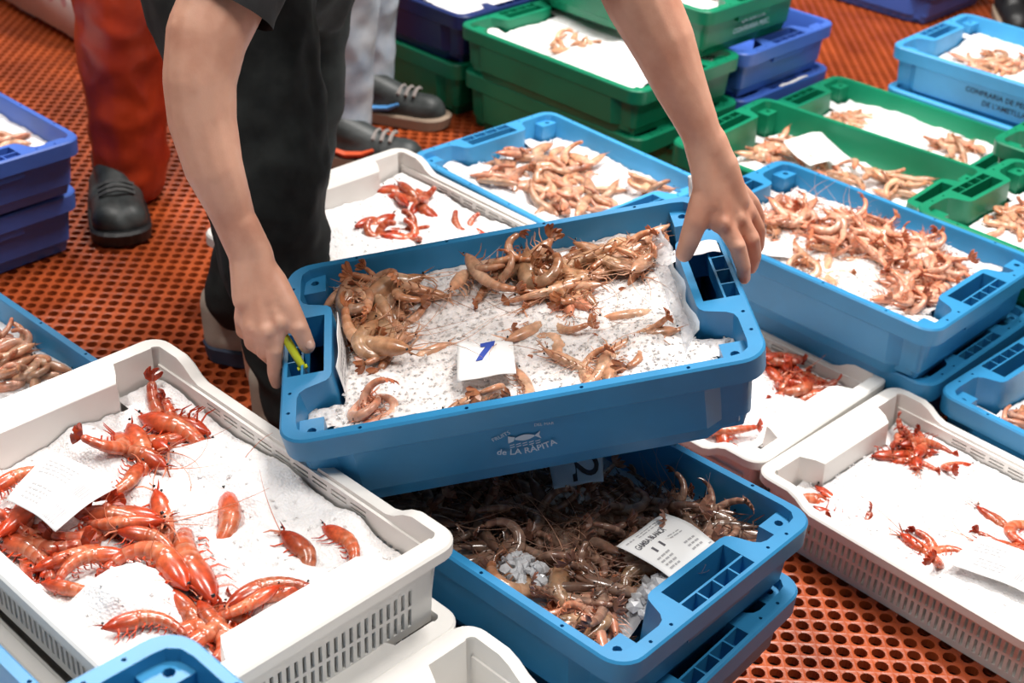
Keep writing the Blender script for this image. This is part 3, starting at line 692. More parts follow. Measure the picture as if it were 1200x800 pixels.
scatter('B1', 'orange_shrimp', ['tan', 'pink', 'brown'], dict(z=z-.006, seed=2, amp=.004), 22, [(690, 722, 50, 18, 3), (640, 705, 30, 12, 2), (720, 690, 30, 20, 1)], 'orange brown shrimp at the front of the crate under the lifted one', 'orange shrimp at the front of the brown crate', (0, .014))
# right blue crate
z = .088
cR = make_ice('R', 'crushed ice among the orange shrimp of the right blue crate', z, 31, .006, 1500, (.002, .005), ICE, .012,
    [bump('R', z, *b) for b in ((1090, 330, .08, .06, -.012), (930, 250, .06, .05, -.006))], .003)
g = 'shrimp in the right blue crate'; lb = 'orange shrimp in the blue crate right of the left hand'
scatter('R', 'orange_shrimp', 'pink', cR, 95, [(1090, 335, 45, 40, 4), (930, 255, 45, 14, 2), (1020, 280, 60, 16, 3), (1060, 300, 50, 20, 2)], ['orange shrimp heaped at the right end of the blue crate beside the left hand', 'orange shrimp in the back left corner of the blue crate beside the left hand', 'orange shrimp along the back wall of the blue crate beside the left hand', 'orange shrimp right of the middle in the blue crate beside the left hand'], g, (0, .022), yaw=(-.6, .7), parts=True)
scatter('R', 'orange_shrimp', ['pink', 'pale'], cR, 30, [(990, 310, 70, 30, 3), (920, 270, 30, 15, 1)], ['orange shrimp on the middle ice of the blue crate beside the left hand', 'orange shrimp behind the white card in the blue crate beside the left hand'], g, (-.007, .003))
# crate behind the lifted one
z = .085
c2 = make_ice('B2', 'white ice among pale shrimp in the light blue crate', z, 41, .007, 700, (.002, .005), SNOW, .014, [bump('B2', z, 740, 220, .06, .05, .014)], .003)
scatter('B2', 'pale_shrimp', ['pale', 'pink'], c2, 75, [(640, 200, 60, 22, 4), (680, 235, 55, 14, 3), (600, 215, 30, 12, 1), (770, 232, 20, 5, .6)], 'pale shrimp in the light blue crate behind the lifted one', 'shrimp in the light blue crate behind', (-.002, .014), parts=False)
# white crates with ice and red prawns
z = .078
c3 = make_ice('R2', 'flat white ice in the right edge white crate', z, 51, .006, 800, (.0015, .004), SNOW, .006, [bump('R2', z, 1050, 505, .05, .04, -.02), bump('R2', z, 945, 580, .04, .03, -.012)], .0022)
g = 'red prawns in the right edge white crate'; lb = 'red prawn poking from the ice of the right edge white crate'
scatter('R2', 'red_prawn', 'red', c3, 14, [(1050, 510, 14, 22, 4), (1078, 528, 16, 8, 2)], lb, g, (.0, .016), sc=(.5, .7))
scatter('R2', 'red_prawn', 'red', c3, 12, [(942, 580, 16, 10, 2), (1185, 612, 16, 6, 2), (1190, 640, 10, 12, 2), (1092, 655, 14, 9, 2), (1110, 540, 10, 6, 1)], lb, g, (-.006, .001), sc=(.55, .8))
c4 = make_ice('M', 'white ice in the white crate behind the lifted one', z, 61, .006, 600, (.0015, .004), SNOW, .008, [bump('M', z, 945, 450, .06, .04, -.016)], .0022)
scatter('M', 'red_prawn', 'red', c4, 22, [(945, 450, 32, 30, 4), (905, 430, 20, 18, 1), (840, 515, 15, 6, .6)], 'red prawn in the white crate behind the lifted one', 'red prawns in the white crate behind the lifted one', (.0, .018), sc=(.55, .8))
c5 = make_ice('W2', 'white ice in the crate beside the dark trousers', z, 71, .007, 500, (.0015, .004), SNOW, .01, (), .0022)
g = 'red prawns in the crate beside the dark trousers'
scatter('W2', 'red_prawn', 'red', c5, 10, [(468, 222, 14, 10, 1), (510, 228, 18, 8, 1)], 'red prawn on the ice beside the dark trousers', g, (-.009, -.001), sc=(.5, .75), parts=False)
scatter('W2', 'red_prawn', 'red', c5, 14, [(440, 268, 26, 12, 1), (488, 272, 20, 10, 1), (545, 268, 10, 5, .4)], 'red prawn on the ice beside the dark trousers', g, (-.010, -.005), sc=(.45, .7), parts=False)
# the remaining crates further back
def simple(key, z, seed, n, areas, where, kinds_=('pale', 'pink'), label_ice=None, bumps=(), m=SNOW, up=(-.004, .012), amp=.012, full=False):
    c = make_ice(key, label_ice or 'white ice among the shrimp in the '+where, z, seed, .009, 250, (.002, .005), m, amp, bumps, .003, full=full)
    if n: scatter(key, 'pale_shrimp', list(kinds_), c, n, areas, 'shrimp lying in the '+where, 'shrimp in the '+where, up, parts=False)
    return c
simple('FL', .085, 81, 40, [(20, 425, 45, 30, 1)], 'blue crate at the left edge', ('pink', 'pale'), up=(0, .02))
simple('PL', .085, 82, 8, [(5, 165, 20, 8, 1)], 'violet blue crate at the left edge')
simple('G1', .075, 83, 46, [(900, 180, 35, 14, 2), (1000, 210, 60, 14, 2), (1050, 225, 25, 8, 1)], 'green crate with the folded paper', up=(0, .016))
simple('G2', .078, 84, 34, [(985, 140, 22, 8, 2), (1120, 178, 28, 8, 2)], 'green crate with the slab of ice', bumps=[bump('G2', .07, 1052, 155, .09, .06, .03)])
simple('G3', .08, 85, 20, [(1180, 255, 40, 18, 1)], 'green crate at the right edge behind the blue one')
simple('G4', .07, 86, 0, [], 'green crate cut by the right edge')
simple('TR', .085, 87, 24, [(1165, 78, 35, 10, 1)], 'black lettered light blue crate')
simple('G5', .098, 88, 12, [(670, 55, 30, 8, 1)], 'green crate on the back stack', ('pale',), bumps=[bump('G5', .09, 700, 75, .12, .1, .018)], up=(-.008, -.002))
simple('NB', .12, 89, 0, [], '', label_ice='white ice heaped above the navy crate', bumps=[(0, 0, .2, .15, .02)], full=True)
simple('GT', .095, 90, 6, [(850, -5, 25, 6, 1)], 'lettered green crate')
simple('RB', .07, 91, 16, [(1200, 490, 25, 20, 1)], 'blue crate cut by the right edge', ('pink', 'pale'))
simple('BL', .06, 92, 0, [], '', label_ice='ice in the bottom left blue crate')

# ------------------------------------------------------------------ people
def caps(parts, lon=14, lat=8):
    """closed tapered capsules: list of ((p0, r0), (p1, r1)) -> verts, faces"""
    V = []; Fc = []
    for (p0, r0), (p1, r1) in parts:
        p0, p1 = Vector(p0), Vector(p1); d = p1-p0; L = d.length
        q = Vector((0, 0, 1)).rotation_difference(d.normalized() if L > 1e-6 else Vector((0, 0, 1))).to_matrix(); b = len(V); rows = []
        for k in range(lat+1):
            t = -math.pi/2 + math.pi*k/lat; top = k > lat/2
            c, r = (p1, r1) if t > 0 else (p0, r0)
            rows.append((c, r*math.cos(t), r*math.sin(t)))
            if k == lat//2: rows.append((p1, r1, 0))
        for c, rr, h in rows:
            for j in range(lon):
                a = 2*math.pi*j/lon; V.append(c + q @ Vector((max(rr, 1e-5)*math.cos(a), max(rr, 1e-5)*math.sin(a), h)))
        for i in range(len(rows)-1):
            for j in range(lon):
                j2 = (j+1) % lon; Fc.append((b+i*lon+j, b+i*lon+j2, b+(i+1)*lon+j2, b+(i+1)*lon+j))
        Fc.append(tuple(b+j for j in reversed(range(lon)))); Fc.append(tuple(b+(len(rows)-1)*lon+j for j in range(lon)))
    return V, Fc
def chain(*pr): return [(pr[i], pr[i+1]) for i in range(len(pr)-1)]
def fused(name, parts, voxel, m, smooth=6, wrinkle=None, cut=None):
    V, Fc = caps(parts); me = mesh(name+'_raw', V, Fc); o = bpy.data.objects.new('tmp', me); COL.objects.link(o)
    r = o.modifiers.new('r', 'REMESH'); r.mode = 'VOXEL'; r.voxel_size = voxel
    sm = o.modifiers.new('s', 'SMOOTH'); sm.factor = .5; sm.iterations = smooth
    dg = bpy.context.evaluated_depsgraph_get(); out = bpy.data.meshes.new_from_object(o.evaluated_get(dg)); out.name = name
    bpy.data.objects.remove(o); bpy.data.meshes.remove(me)
    if wrinkle:
        n = len(out.vertices); co = np.zeros(n*3); no = np.zeros(n*3); out.vertices.foreach_get('co', co); out.vertices.foreach_get('normal', no)
        co = co.reshape(-1, 3); no = no.reshape(-1, 3); dsp = np.array([wrinkle(Vector(c)) for c in co]); co += no*dsp[:, None]; out.vertices.foreach_set('co', co.ravel())
    if cut:
        bm = bmesh.new(); bm.from_mesh(out)
        for co_, n_, rad in cut:
            fs = [f for f in bm.faces if (f.calc_center_median()-co_).length < rad]; es = {e for f in fs for e in f.edges}; vs = {v for f in fs for v in f.verts}
            bmesh.ops.bisect_plane(bm, geom=list(vs)+list(es)+fs, plane_co=co_, plane_no=n_, clear_outer=True)
        bm.to_mesh(out); bm.free()
    out.materials.clear(); out.materials.append(m); out.polygons.foreach_set('use_smooth', [True]*len(out.polygons)); out.update(); return out
def folds(amp, s, stretch=(1, 1, .35), seed=0):
    def f(c):
        q = Vector((c.x*s*stretch[0]+seed, c.y*s*stretch[1], c.z*s*stretch[2]))
        n1 = noise.noise(q); return amp*(1-2*abs(n1)) + amp*.5*noise.noise(q*2.7)
    return f
def person(label, base):
    r = bpy.data.objects.new('person', None); COL.objects.link(r); r.location = base; r.empty_display_size = .1
    tag(r, label, 'person'); return r
def put(root, name, me, parent=None):
    o = obj(name, me, parent or root)
    if parent is None: o.matrix_parent_inverse = Matrix.Translation(-root.location)
    return o
def offset(pt, d): return Vector(pt)+Vector(d)

# --- the worker lifting the crate
wk = person('worker in black T-shirt and dark trousers bending to lift the blue crate', (-.46, 2.2, 0))
DH = 1.885
def H(px, py, dd, r): return (P(px, py, DH+dd), r)
arm_r = chain((P(330, -165, 1.80), .058), (P(285, -50, 1.77), .053), (P(243, 40, 1.765), .050), (P(234, 92, 1.77), .0455), (P(237, 140, 1.785), .043), (P(250, 195, 1.80), .0375), (P(272, 250, 1.83), .0285))
hand_r = [(H(272, 250, -.055, .0285), H(287, 296, -.04, .0225)), (H(283, 262, -.055, .022), H(303, 298, -.04, .0195))]
hand_r += [(H(287, 296, -.04, .021), H(288, 350, -.03, .018)), (H(303, 298, -.04, .019), H(318, 350, -.035, .017))]
for mcp, r in (((328, 378, -.035), .0125), ((310, 388, -.034), .013), ((294, 384, -.025), .0125), ((284, 372, -.01), .0115)):
    hand_r.append((H(297, 305, -.035, .017), H(*mcp, r)))
hand_r += [(H(328, 378, -.035, .0115), H(310, 388, -.034, .0115)), (H(310, 388, -.034, .0115), H(294, 384, -.025, .0115)), (H(294, 384, -.025, .011), H(284, 372, -.01, .011)), (H(300, 340, -.02, .016), H(312, 370, -.015, .014))]
hand_r += chain(H(328, 378, -.035, .0122), H(322, 412, -.022, .0105), H(321, 436, -.006, .0095), H(324, 449, .010, .0082))
hand_r += chain(H(310, 388, -.034, .0125), H(308, 411, -.004, .0105), H(322, 424, .026, .0095), H(338, 424, .045, .0085))
hand_r += chain(H(294, 384, -.025, .012), H(295, 402, .008, .0102), H(312, 414, .036, .0092), H(328, 414, .052, .0082))
hand_r += chain(H(284, 372, -.01, .011), H(284, 388, .018, .0092), H(300, 399, .042, .0082), H(315, 400, .058, .0072))
hand_r += chain(H(305, 308, -.035, .017), H(322, 330, -.035, .0165), H(338, 358, -.038, .0145), H(351, 385, -.034, .0128), H(360, 405, -.024, .0112))
hand_r += [(H(322, 340, -.03, .014), H(326, 368, -.032, .012))]
arm_l = chain((P(640, -235, 1.98), .058), (P(690, -140, 1.87), .053), (P(722, -70, 1.79), .049), (P(752, 0, 1.785), .0455), (P(777, 50, 1.79), .0405), (P(797, 100, 1.80), .0335), (P(815, 140, 1.81), .0275), (P(828, 172, 1.82), .0235))
hand_l = [(H(820, 150, -.07, .0255), H(826, 196, -.06, .0195)), (H(832, 165, -.065, .022), H(849, 198, -.055, .0185)), (H(826, 190, -.062, .0195), H(830, 240, -.05, .0175)), (H(848, 192, -.057, .0185), H(864, 235, -.035, .016))]
for mcp, r in (((848, 262, -.045), .0135), ((866, 256, -.03), .013), ((877, 248, -.01), .012), ((881, 238, .012), .011)):
    hand_l.append((H(840, 202, -.055, .0175), H(*mcp, r)))
hand_l += [(H(848, 262, -.045, .0115), H(866, 256, -.03, .0115)), (H(866, 256, -.03, .0115), H(877, 248, -.01, .0115)), (H(838, 235, -.045, .016), H(850, 250, -.04, .014))]
hand_l += chain(H(848, 262, -.045, .0132), H(864, 288, -.042, .0116), H(871, 312, -.028, .0102), H(872, 326, -.008, .0088))
hand_l += chain(H(866, 256, -.03, .0128), H(881, 280, -.022, .0112), H(884, 300, -.004, .0100), H(880, 314, .016, .0088))
hand_l += chain(H(877, 248, -.01, .012), H(888, 268, .004, .0104), H(888, 288, .022, .0094), H(880, 300, .040, .0084))
hand_l += chain(H(881, 238, .012, .011), H(889, 254, .026, .0092), H(887, 272, .042, .0084), H(878, 282, .056, .0074))
hand_l += chain(H(836, 205, -.055, .0175), H(824, 234, -.052, .0175), H(816, 258, -.05, .0158), H(808, 281, -.038, .0138), H(802, 297, -.024, .0118))
hand_l += [(H(826, 240, -.05, .0145), H(842, 262, -.046, .0125))]
for hand, w_, mc in ((hand_r, (297, 312, -.048), ((328, 376, -.043), (311, 386, -.043), (295, 382, -.034), (285, 371, -.019))), (hand_l, (840, 208, -.066), ((848, 260, -.056), (866, 254, -.041), (877, 247, -.021)))):
    for q in mc:                                            # tendons and knuckles on the back of the hand
        hand.append((H(*w_, .005), H(q[0], q[1], q[2], .0062))); hand.append((H(q[0], q[1], q[2]-.001, .0085), H(q[0]+1, q[1]+3, q[2], .0085)))
for hand, q in ((hand_r, (322, 410, -.027)), (hand_l, (864, 287, -.047)), (hand_l, (881, 279, -.027)), (hand_r, (350, 383, -.041)), (hand_l, (808, 279, -.044))):
    hand.append((H(q[0]-2, q[1], q[2], .0085), H(q[0]+2, q[1]+1, q[2], .0085)))
shR, shL = P(330, -165, 1.80), P(640, -235, 1.98)
chest = (shR+shL)/2; pel = Vector((-.45, 2.36, .90)); hipR = Vector((-.50, 2.27, .86)); hipL = Vector((-.37, 2.40, .87))
footA = Vector((-.425, 2.12, .05)); footB = Vector((-.53, 2.35, .05))
neck = chest + (chest-pel).normalized()*.10 + Vector((0, 0, .02)); head = neck + (chest-pel).normalized()*.12 + Vector((.02, -.03, .0))
torso = [((pel, .10), (chest, .12)), ((pel+Vector((.06, .03, 0)), .09), (chest.lerp(shL, .5), .10)), ((pel-Vector((.06, .03, 0)), .11), (chest.lerp(shR, .5), .10)), ((chest, .09), (shR, .062)), ((chest, .09), (shL, .062)), ((chest, .07), (neck, .055)), ((neck, .052), (head, .06))]
hf = (chest-pel).normalized(); face = Vector((.15, -.55, -.82)).normalized()
headp = [((head, .078), (head+hf*.07, .082)), ((head+face*.035-hf*.03, .05), (head+face*.04+hf*.04, .06)), ((head+face*.085+hf*.02, .013), (head+face*.088-hf*.012, .016)), ((head+face*.06-hf*.06, .03), (head+face*.045-hf*.03, .045))]
side = hf.cross(face).normalized()
for s in (1, -1): headp.append(((head+side*s*.083+hf*.02, .012), (head+side*s*.085-hf*.015, .012)))
kneeA = Vector((-.45, 2.14, .50)); kneeB = Vector((-.43, 2.36, .50))
legs_ = chain((hipR, .05), (kneeA, .05), (footA+Vector((0, .02, .05)), .042)) + chain((hipL, .05), (kneeB, .05), (footB+Vector((0, .02, .05)), .042))
put(wk, 'body', fused('worker_body', torso + headp + legs_ + arm_r + arm_l + hand_r + hand_l, .0032, SKIN, 5))
# black T-shirt, cut at the sleeve hems
big = lambda L_, g_: [((a[0], a[1]+g_), (b[0], b[1]+g_)) for a, b in L_]
ax_r = (P(285, -50, 1.77)-P(243, 40, 1.765)).normalized(); ax_l = (P(690, -140, 1.87)-P(722, -70, 1.79)).normalized()
hem_r = P(262, 7, 1.767); sleeve_r = [((shR, .075), (P(258, 20, 1.765), .062))]; sleeve_l = [((shL, .075), (P(700, -118, 1.83), .066))]
put(wk, 't_shirt', fused('t_shirt', big(torso[:5], .018)+sleeve_r+sleeve_l, .007, TSHIRT, 6, folds(.003, 16), cut=[(hem_r, -ax_r, .16)]))
hm = fused('hair', [((head-face*.035+hf*.0, .084), (head-face*.015+hf*.075, .088)), ((head+hf*.10, .062), (head+face*.03+hf*.105, .058))], .008, HAIR, 4); put(wk, 'hair', hm)
# dark trousers
tr = chain((pel+Vector((-.07, -.05, -.11)), .125), (pel+Vector((.07, .04, -.11)), .115)) + chain((P(292, -40, 2.38), .13), (P(345, -30, 2.46), .11)) + chain((pel+Vector((-.08, 0, .02)), .15), (pel+Vector((.06, .04, .0)), .15))
tr += chain((pel+Vector((-.09, -.03, -.05)), .135), (P(272, 5, 2.25), .125), (P(296, 110, 2.27), .108), (P(308, 200, 2.28), .100), (P(318, 285, 2.33), .088), (P(332, 365, 2.38), .074), (P(342, 420, 2.42), .064), (P(345, 462, 2.45), .060))
tr += chain((pel+Vector((.07, .03, -.05)), .13), (P(352, 0, 2.52), .080), (P(350, 110, 2.56), .078), (P(335, 200, 2.58), .070), (P(300, 300, 2.62), .07), (P(282, 345, 2.66), .06))
put(wk, 'trousers', fused('trousers', tr, .0085, BLACKCLOTH, 6, folds(.010, 11, (1, 1, .8), 3)))
def shoe(root, heel, yaw, upper, sole, tall=.09, L=.285, laces=None, stripe=None, sole_h=.026, name='shoe', wd=1.0):
    u_ = Vector((math.cos(yaw), math.sin(yaw), 0)); n_ = Vector((-u_.y, u_.x, 0)); h = Vector(heel); z = Vector((0, 0, 1))
    pt = lambda f, s, zz: h+u_*L*f+n_*s*wd+z*zz
    up = [((pt(f_, s_*.012*(wd > 1.1), .042), .040), (pt(f_+.3, s_*.016*(wd > 1.1), .042), .040)) for f_ in (.2, .5) for s_ in (1, -1)]+[((pt(.13, 0, .045), .040), (pt(.13, 0, tall), .043)), ((pt(.13, 0, .045), .040), (pt(.5, 0, .048), .042)), ((pt(.5, .004, .046), .041), (pt(.82, .004, .040), .036)), ((pt(.72, -.012, .038), .03), (pt(.84, .0, .036), .034)), ((pt(.2, 0, tall), .042), (pt(.5, 0, .062), .036))]
    o = put(root, name, fused('shoe_upper', up, .005, upper, 4))
    k = 28; V = []; Fc = []
    def wid(f): return wd*(.036+.014*math.sin(min(1, f/.7)*math.pi/2)) * (1 if f < .8 else math.sqrt(max(0, 1-((f-.8)/.2)**2*.95)))*(1 if f > .08 else math.sqrt(f/.08*.9+.1))
    ol = [(f, wid(f)) for f in [i/k for i in range(k+1)]]; ring = [(f, w_) for f, w_ in ol]+[(f, -w_) for f, w_ in reversed(ol)]
    for zz, gz in ((.0, .98), (sole_h, 1.02), (sole_h+.004, .96)):
        for f, w_ in ring: V.append(h+u_*(L*((f-.5)*gz+.5))+n_*w_*gz+z*(zz+ (.006*max(0, (f-.75)/.25)**2)))
    q = len(ring)
    for r_ in range(2):
        for i in range(q): Fc.append((r_*q+i, r_*q+(i+1) % q, (r_+1)*q+(i+1) % q, (r_+1)*q+i))
    Fc.append(tuple(reversed(range(q)))); Fc.append(tuple(range(2*q, 3*q)))
    obj('sole', mesh('sole', V, Fc, [sole]), o)
    if laces:
        for i in range(5):
            f = .38+.075*i; V = []; Fc = []; zc = .112-.011*i
            zc = .062+.036*(1-(f-.2)/.3) if f < .5 else .052+.034
            tube(V, Fc, [pt(f, s*.03, zc+.006-.012*abs(s)**2+.003) for s in (-1, -.5, 0, .5, 1)], [.0045]*5, 4)
            put_child(root, o, 'lace', mesh('lace', V, Fc, [laces]))
    if stripe:
        V = []; Fc = []
        for sd in (1, -1):
            tube(V, Fc, [pt(.15, sd*.043, .05), pt(.3, sd*.047, .042), pt(.45, sd*.046, .048), pt(.55, sd*.044, .062)], [.006, .008, .007, .004], 4)
        put_child(root, o, 'side_stripe', mesh('side_stripe', V, Fc, [stripe]))
    return o
def put_child(root, par, name, me):
    return obj(name, me, par)
hb = at(243, 412, 0); shoe(wk, (hb.x, hb.y, .002), math.radians(-8), CREAM, NAVYSOLE, .115, .29, sole_h=.03)
ha = at(316, 503, 0); shoe(wk, (ha.x-.02, ha.y+.02, .002), math.radians(-35), CREAM, NAVYSOLE, .115, .29, sole_h=.03)
# thumb nails and finger nails in view
def nail(px, py, dd, r, sx, sy, ang):
    V = []; Fc = []; c = P(px, py, DH+dd); a = RT*math.cos(ang)-UP*math.sin(ang); b = -RT*math.sin(ang)-UP*math.cos(ang); n = -FWD
    for j in range(5):
        for i in range(7):
            s, t = -1+2*i/6, -1+2*j/4; k = math.sqrt(max(0, 1-.6*t*t)); V.append(c+b*(sx*s*k)+a*(sy*t)+n*(.0016-.0030*s*s-.001*t*t))
    for j in range(4):
        for i in range(6): Fc.append((j*7+i, j*7+i+1, j*7+i+8, j*7+i+7))
    o = obj('nail', mesh('nail', V, Fc, [NAIL], True), wk); o.matrix_parent_inverse = Matrix.Translation(-wk.location)
    so = o.modifiers.new('s', 'SOLIDIFY'); so.thickness = .001; return o
nail(362.5, 404, -.036, .011, .0062, .0072, math.radians(62))

# the marker clip held in the right hand
V = []; Fc = []; a, b = P(333, 393, DH-.028), P(356, 432, DH-.022); tube(V, Fc, [a, a.lerp(b, .3), a.lerp(b, .85), b], [.0052, .0058, .005, .0042], 10)
pen = tag(obj('cutter', mesh('cutter', V, Fc, [YELLOW], True)), 'yellow green cutter held under the right thumb', 'cutter')
V = []; Fc = []; e = b+(b-a).normalized()*.011; tube(V, Fc, [b, e], [.003, .0022], 8); obj('blade_tip', mesh('blade_tip', V, Fc, [STEEL]), pen)
V = []; Fc = []; n = (b-a).normalized().cross(FWD).normalized(); tube(V, Fc, [b-n*.007-(b-a).normalized()*.003, b+n*.006-(b-a).normalized()*.001], [.003, .003], 6); obj('guard', mesh('guard', V, Fc, [YELLOW]), pen)

# --- bystanders (only their legs are in the photograph)
def bystander(label, x, y, facing, trousers_m, top_m, h=1.75, stance=((-.09, 0), (.09, 0)), shoe_kw=(), flare=.075, tw=None, seed=0, hem=.10):
    r = person(label, (x, y, 0)); a = math.radians(facing); fx = Vector((math.cos(a), math.sin(a), 0)); sd = Vector((-fx.y, fx.x, 0)); b0 = Vector((x, y, 0))
    feet = [b0+Vector((p[0], p[1], 0)) for p in stance]
    pl = b0+Vector((0, 0, .93)); ch = pl+Vector((0, 0, .42))+fx*.04; nk = ch+Vector((0, 0, .14)); hd = nk+Vector((0, 0, .12))+fx*.02
    up = [((pl, .13), (ch, .13)), ((ch, .09), (ch+sd*.17, .06)), ((ch, .09), (ch-sd*.17, .06)), ((ch, .07), (nk, .052)), ((nk, .05), (hd, .06)), ((hd, .078), (hd+Vector((0, 0, .06)), .08)), ((hd+fx*.085, .013), (hd+fx*.09+Vector((0, 0, .03)), .012)), ((hd+fx*.05-Vector((0, 0, .04)), .04), (hd+fx*.04, .05))]
    for s in (1, -1):
        sh = ch+sd*.19*s; el = sh+Vector((0, 0, -.28))+sd*.05*s; wr = el+Vector((0, 0, -.1))+fx*.2
        up += chain((sh, .05), (el, .04), (wr, .028)); up += [((wr, .026), (wr+fx*.08-Vector((0, 0, .02)), .022))]
        for q in range(4): f0 = wr+fx*.08+sd*(.012*(q-1.5)); up += chain((f0, .0105), (f0+fx*.045-Vector((0, 0, .012)), .0095), (f0+fx*.065-Vector((0, 0, .035)), .0085))
        up += chain((wr+fx*.03, .014), (wr+fx*.07-sd*.04*s, .011), (wr+fx*.1-sd*.045*s-Vector((0, 0, .01)), .009))
    legs = []
    for i, f in enumerate(feet):
        hp = pl+sd*(.09 if i else -.09)-Vector((0, 0, .06)); legs += chain((hp, .08), (f+Vector((0, 0, .48)), .055), (f+Vector((0, 0, .09)), .04))
    put(r, 'body', fused('body', up+legs, .008, SKIN, 4))
    put(r, 'jacket', fused('jacket', big([u_ for u_ in up[:3]], .025)+[((ch+sd*.19*s, .07), (ch+sd*.23*s-Vector((0, 0, .26)), .058)) for s in (1, -1)], .012, top_m, 5, folds(.005, 12)))
    t = [((pl-sd*.05, .15), (pl+sd*.05, .15))]
    for i, f in enumerate(feet):
        hp = pl+sd*(.09 if i else -.09)-Vector((0, 0, .06)); t += chain((hp, .115), (f+Vector((0, 0, .48)), .092), (f+Vector((0, 0, .22)), flare), (f+Vector((0, 0, hem+.04)), flare*.98))
    put(r, 'trousers', fused('trousers', t, .009, trousers_m, 4, folds(.008, 10, (1, 1, .9), seed)))
    hb_ = fused('hair', [((hd-fx*.02+Vector((0, 0, .05)), .085), (hd-fx*.03+Vector((0, 0, .08)), .08))], .012, HAIR, 3); put(r, 'hair', hb_)
    for (pos, yw, kw) in shoe_kw: shoe(r, pos, math.radians(yw), **kw)
    return r
toe = at(137, 290, 0); heel = at(122, 205, .0)
ang = math.degrees(math.atan2(toe.y-heel.y, toe.x-heel.x)); d = (toe-heel).normalized(); hl = toe-d*.30; hl.z = .002
leg = at(152, 200, .08)
bystander('person in red rubber trousers and grey shoes behind the violet crates', leg.x+.10, leg.y+.06, ang, REDRUBBER, GREYCLOTH, stance=((leg.x-leg.x-.10, -.04), (.16, .18)),
    shoe_kw=[(hl+Vector((.015, 0, 0)), ang, dict(upper=GREYSHOE, sole=BLACKRUB, laces=BLACKRUB, tall=.10, L=.31, wd=1.3)), (hl+Vector((.30, .22, 0)), ang+10, dict(upper=GREYSHOE, sole=BLACKRUB, tall=.10, L=.30))], flare=.082, seed=5, hem=.03)
j1 = at(372, 192, 0); j2 = at(420, 138, 0)
cxj, cyj = (j1.x+j2.x)/2, (j1.y+j2.y)/2
bystander('person in pale jeans and striped trainers behind the worker', cxj+.02, cyj+.03, -10, JEANS, GREYCLOTH, stance=((j1.x-cxj+.04, j1.y-cyj+.03), (j2.x-cxj+.0, j2.y-cyj+.03)),
    shoe_kw=[((j1.x, j1.y+.03, .002), -12, dict(upper=GREYSHOE, sole=TANSOLE, laces=LACE, stripe=ORANGEP, L=.28)), ((j2.x-.03, j2.y+.03, .002), -14, dict(upper=GREYSHOE, sole=TANSOLE, laces=LACE, stripe=BLUEP, L=.28))], flare=.066, seed=9, hem=.03)
bt = at(1150, 38, 0)
bystander('person in black boots and dark trousers at the top right corner', bt.x+.24, bt.y+.12, -100, BLACKCLOTH, GREYCLOTH, stance=((-.06, .0), (.14, .1)),
    shoe_kw=[((bt.x+.12, bt.y+.22, .002), -95, dict(upper=BLACKRUB, sole=TANSOLE, tall=.13, L=.30)), ((bt.x+.36, bt.y+.26, .002), -80, dict(upper=BLACKRUB, sole=TANSOLE, tall=.13, L=.30))], flare=.075, seed=13)

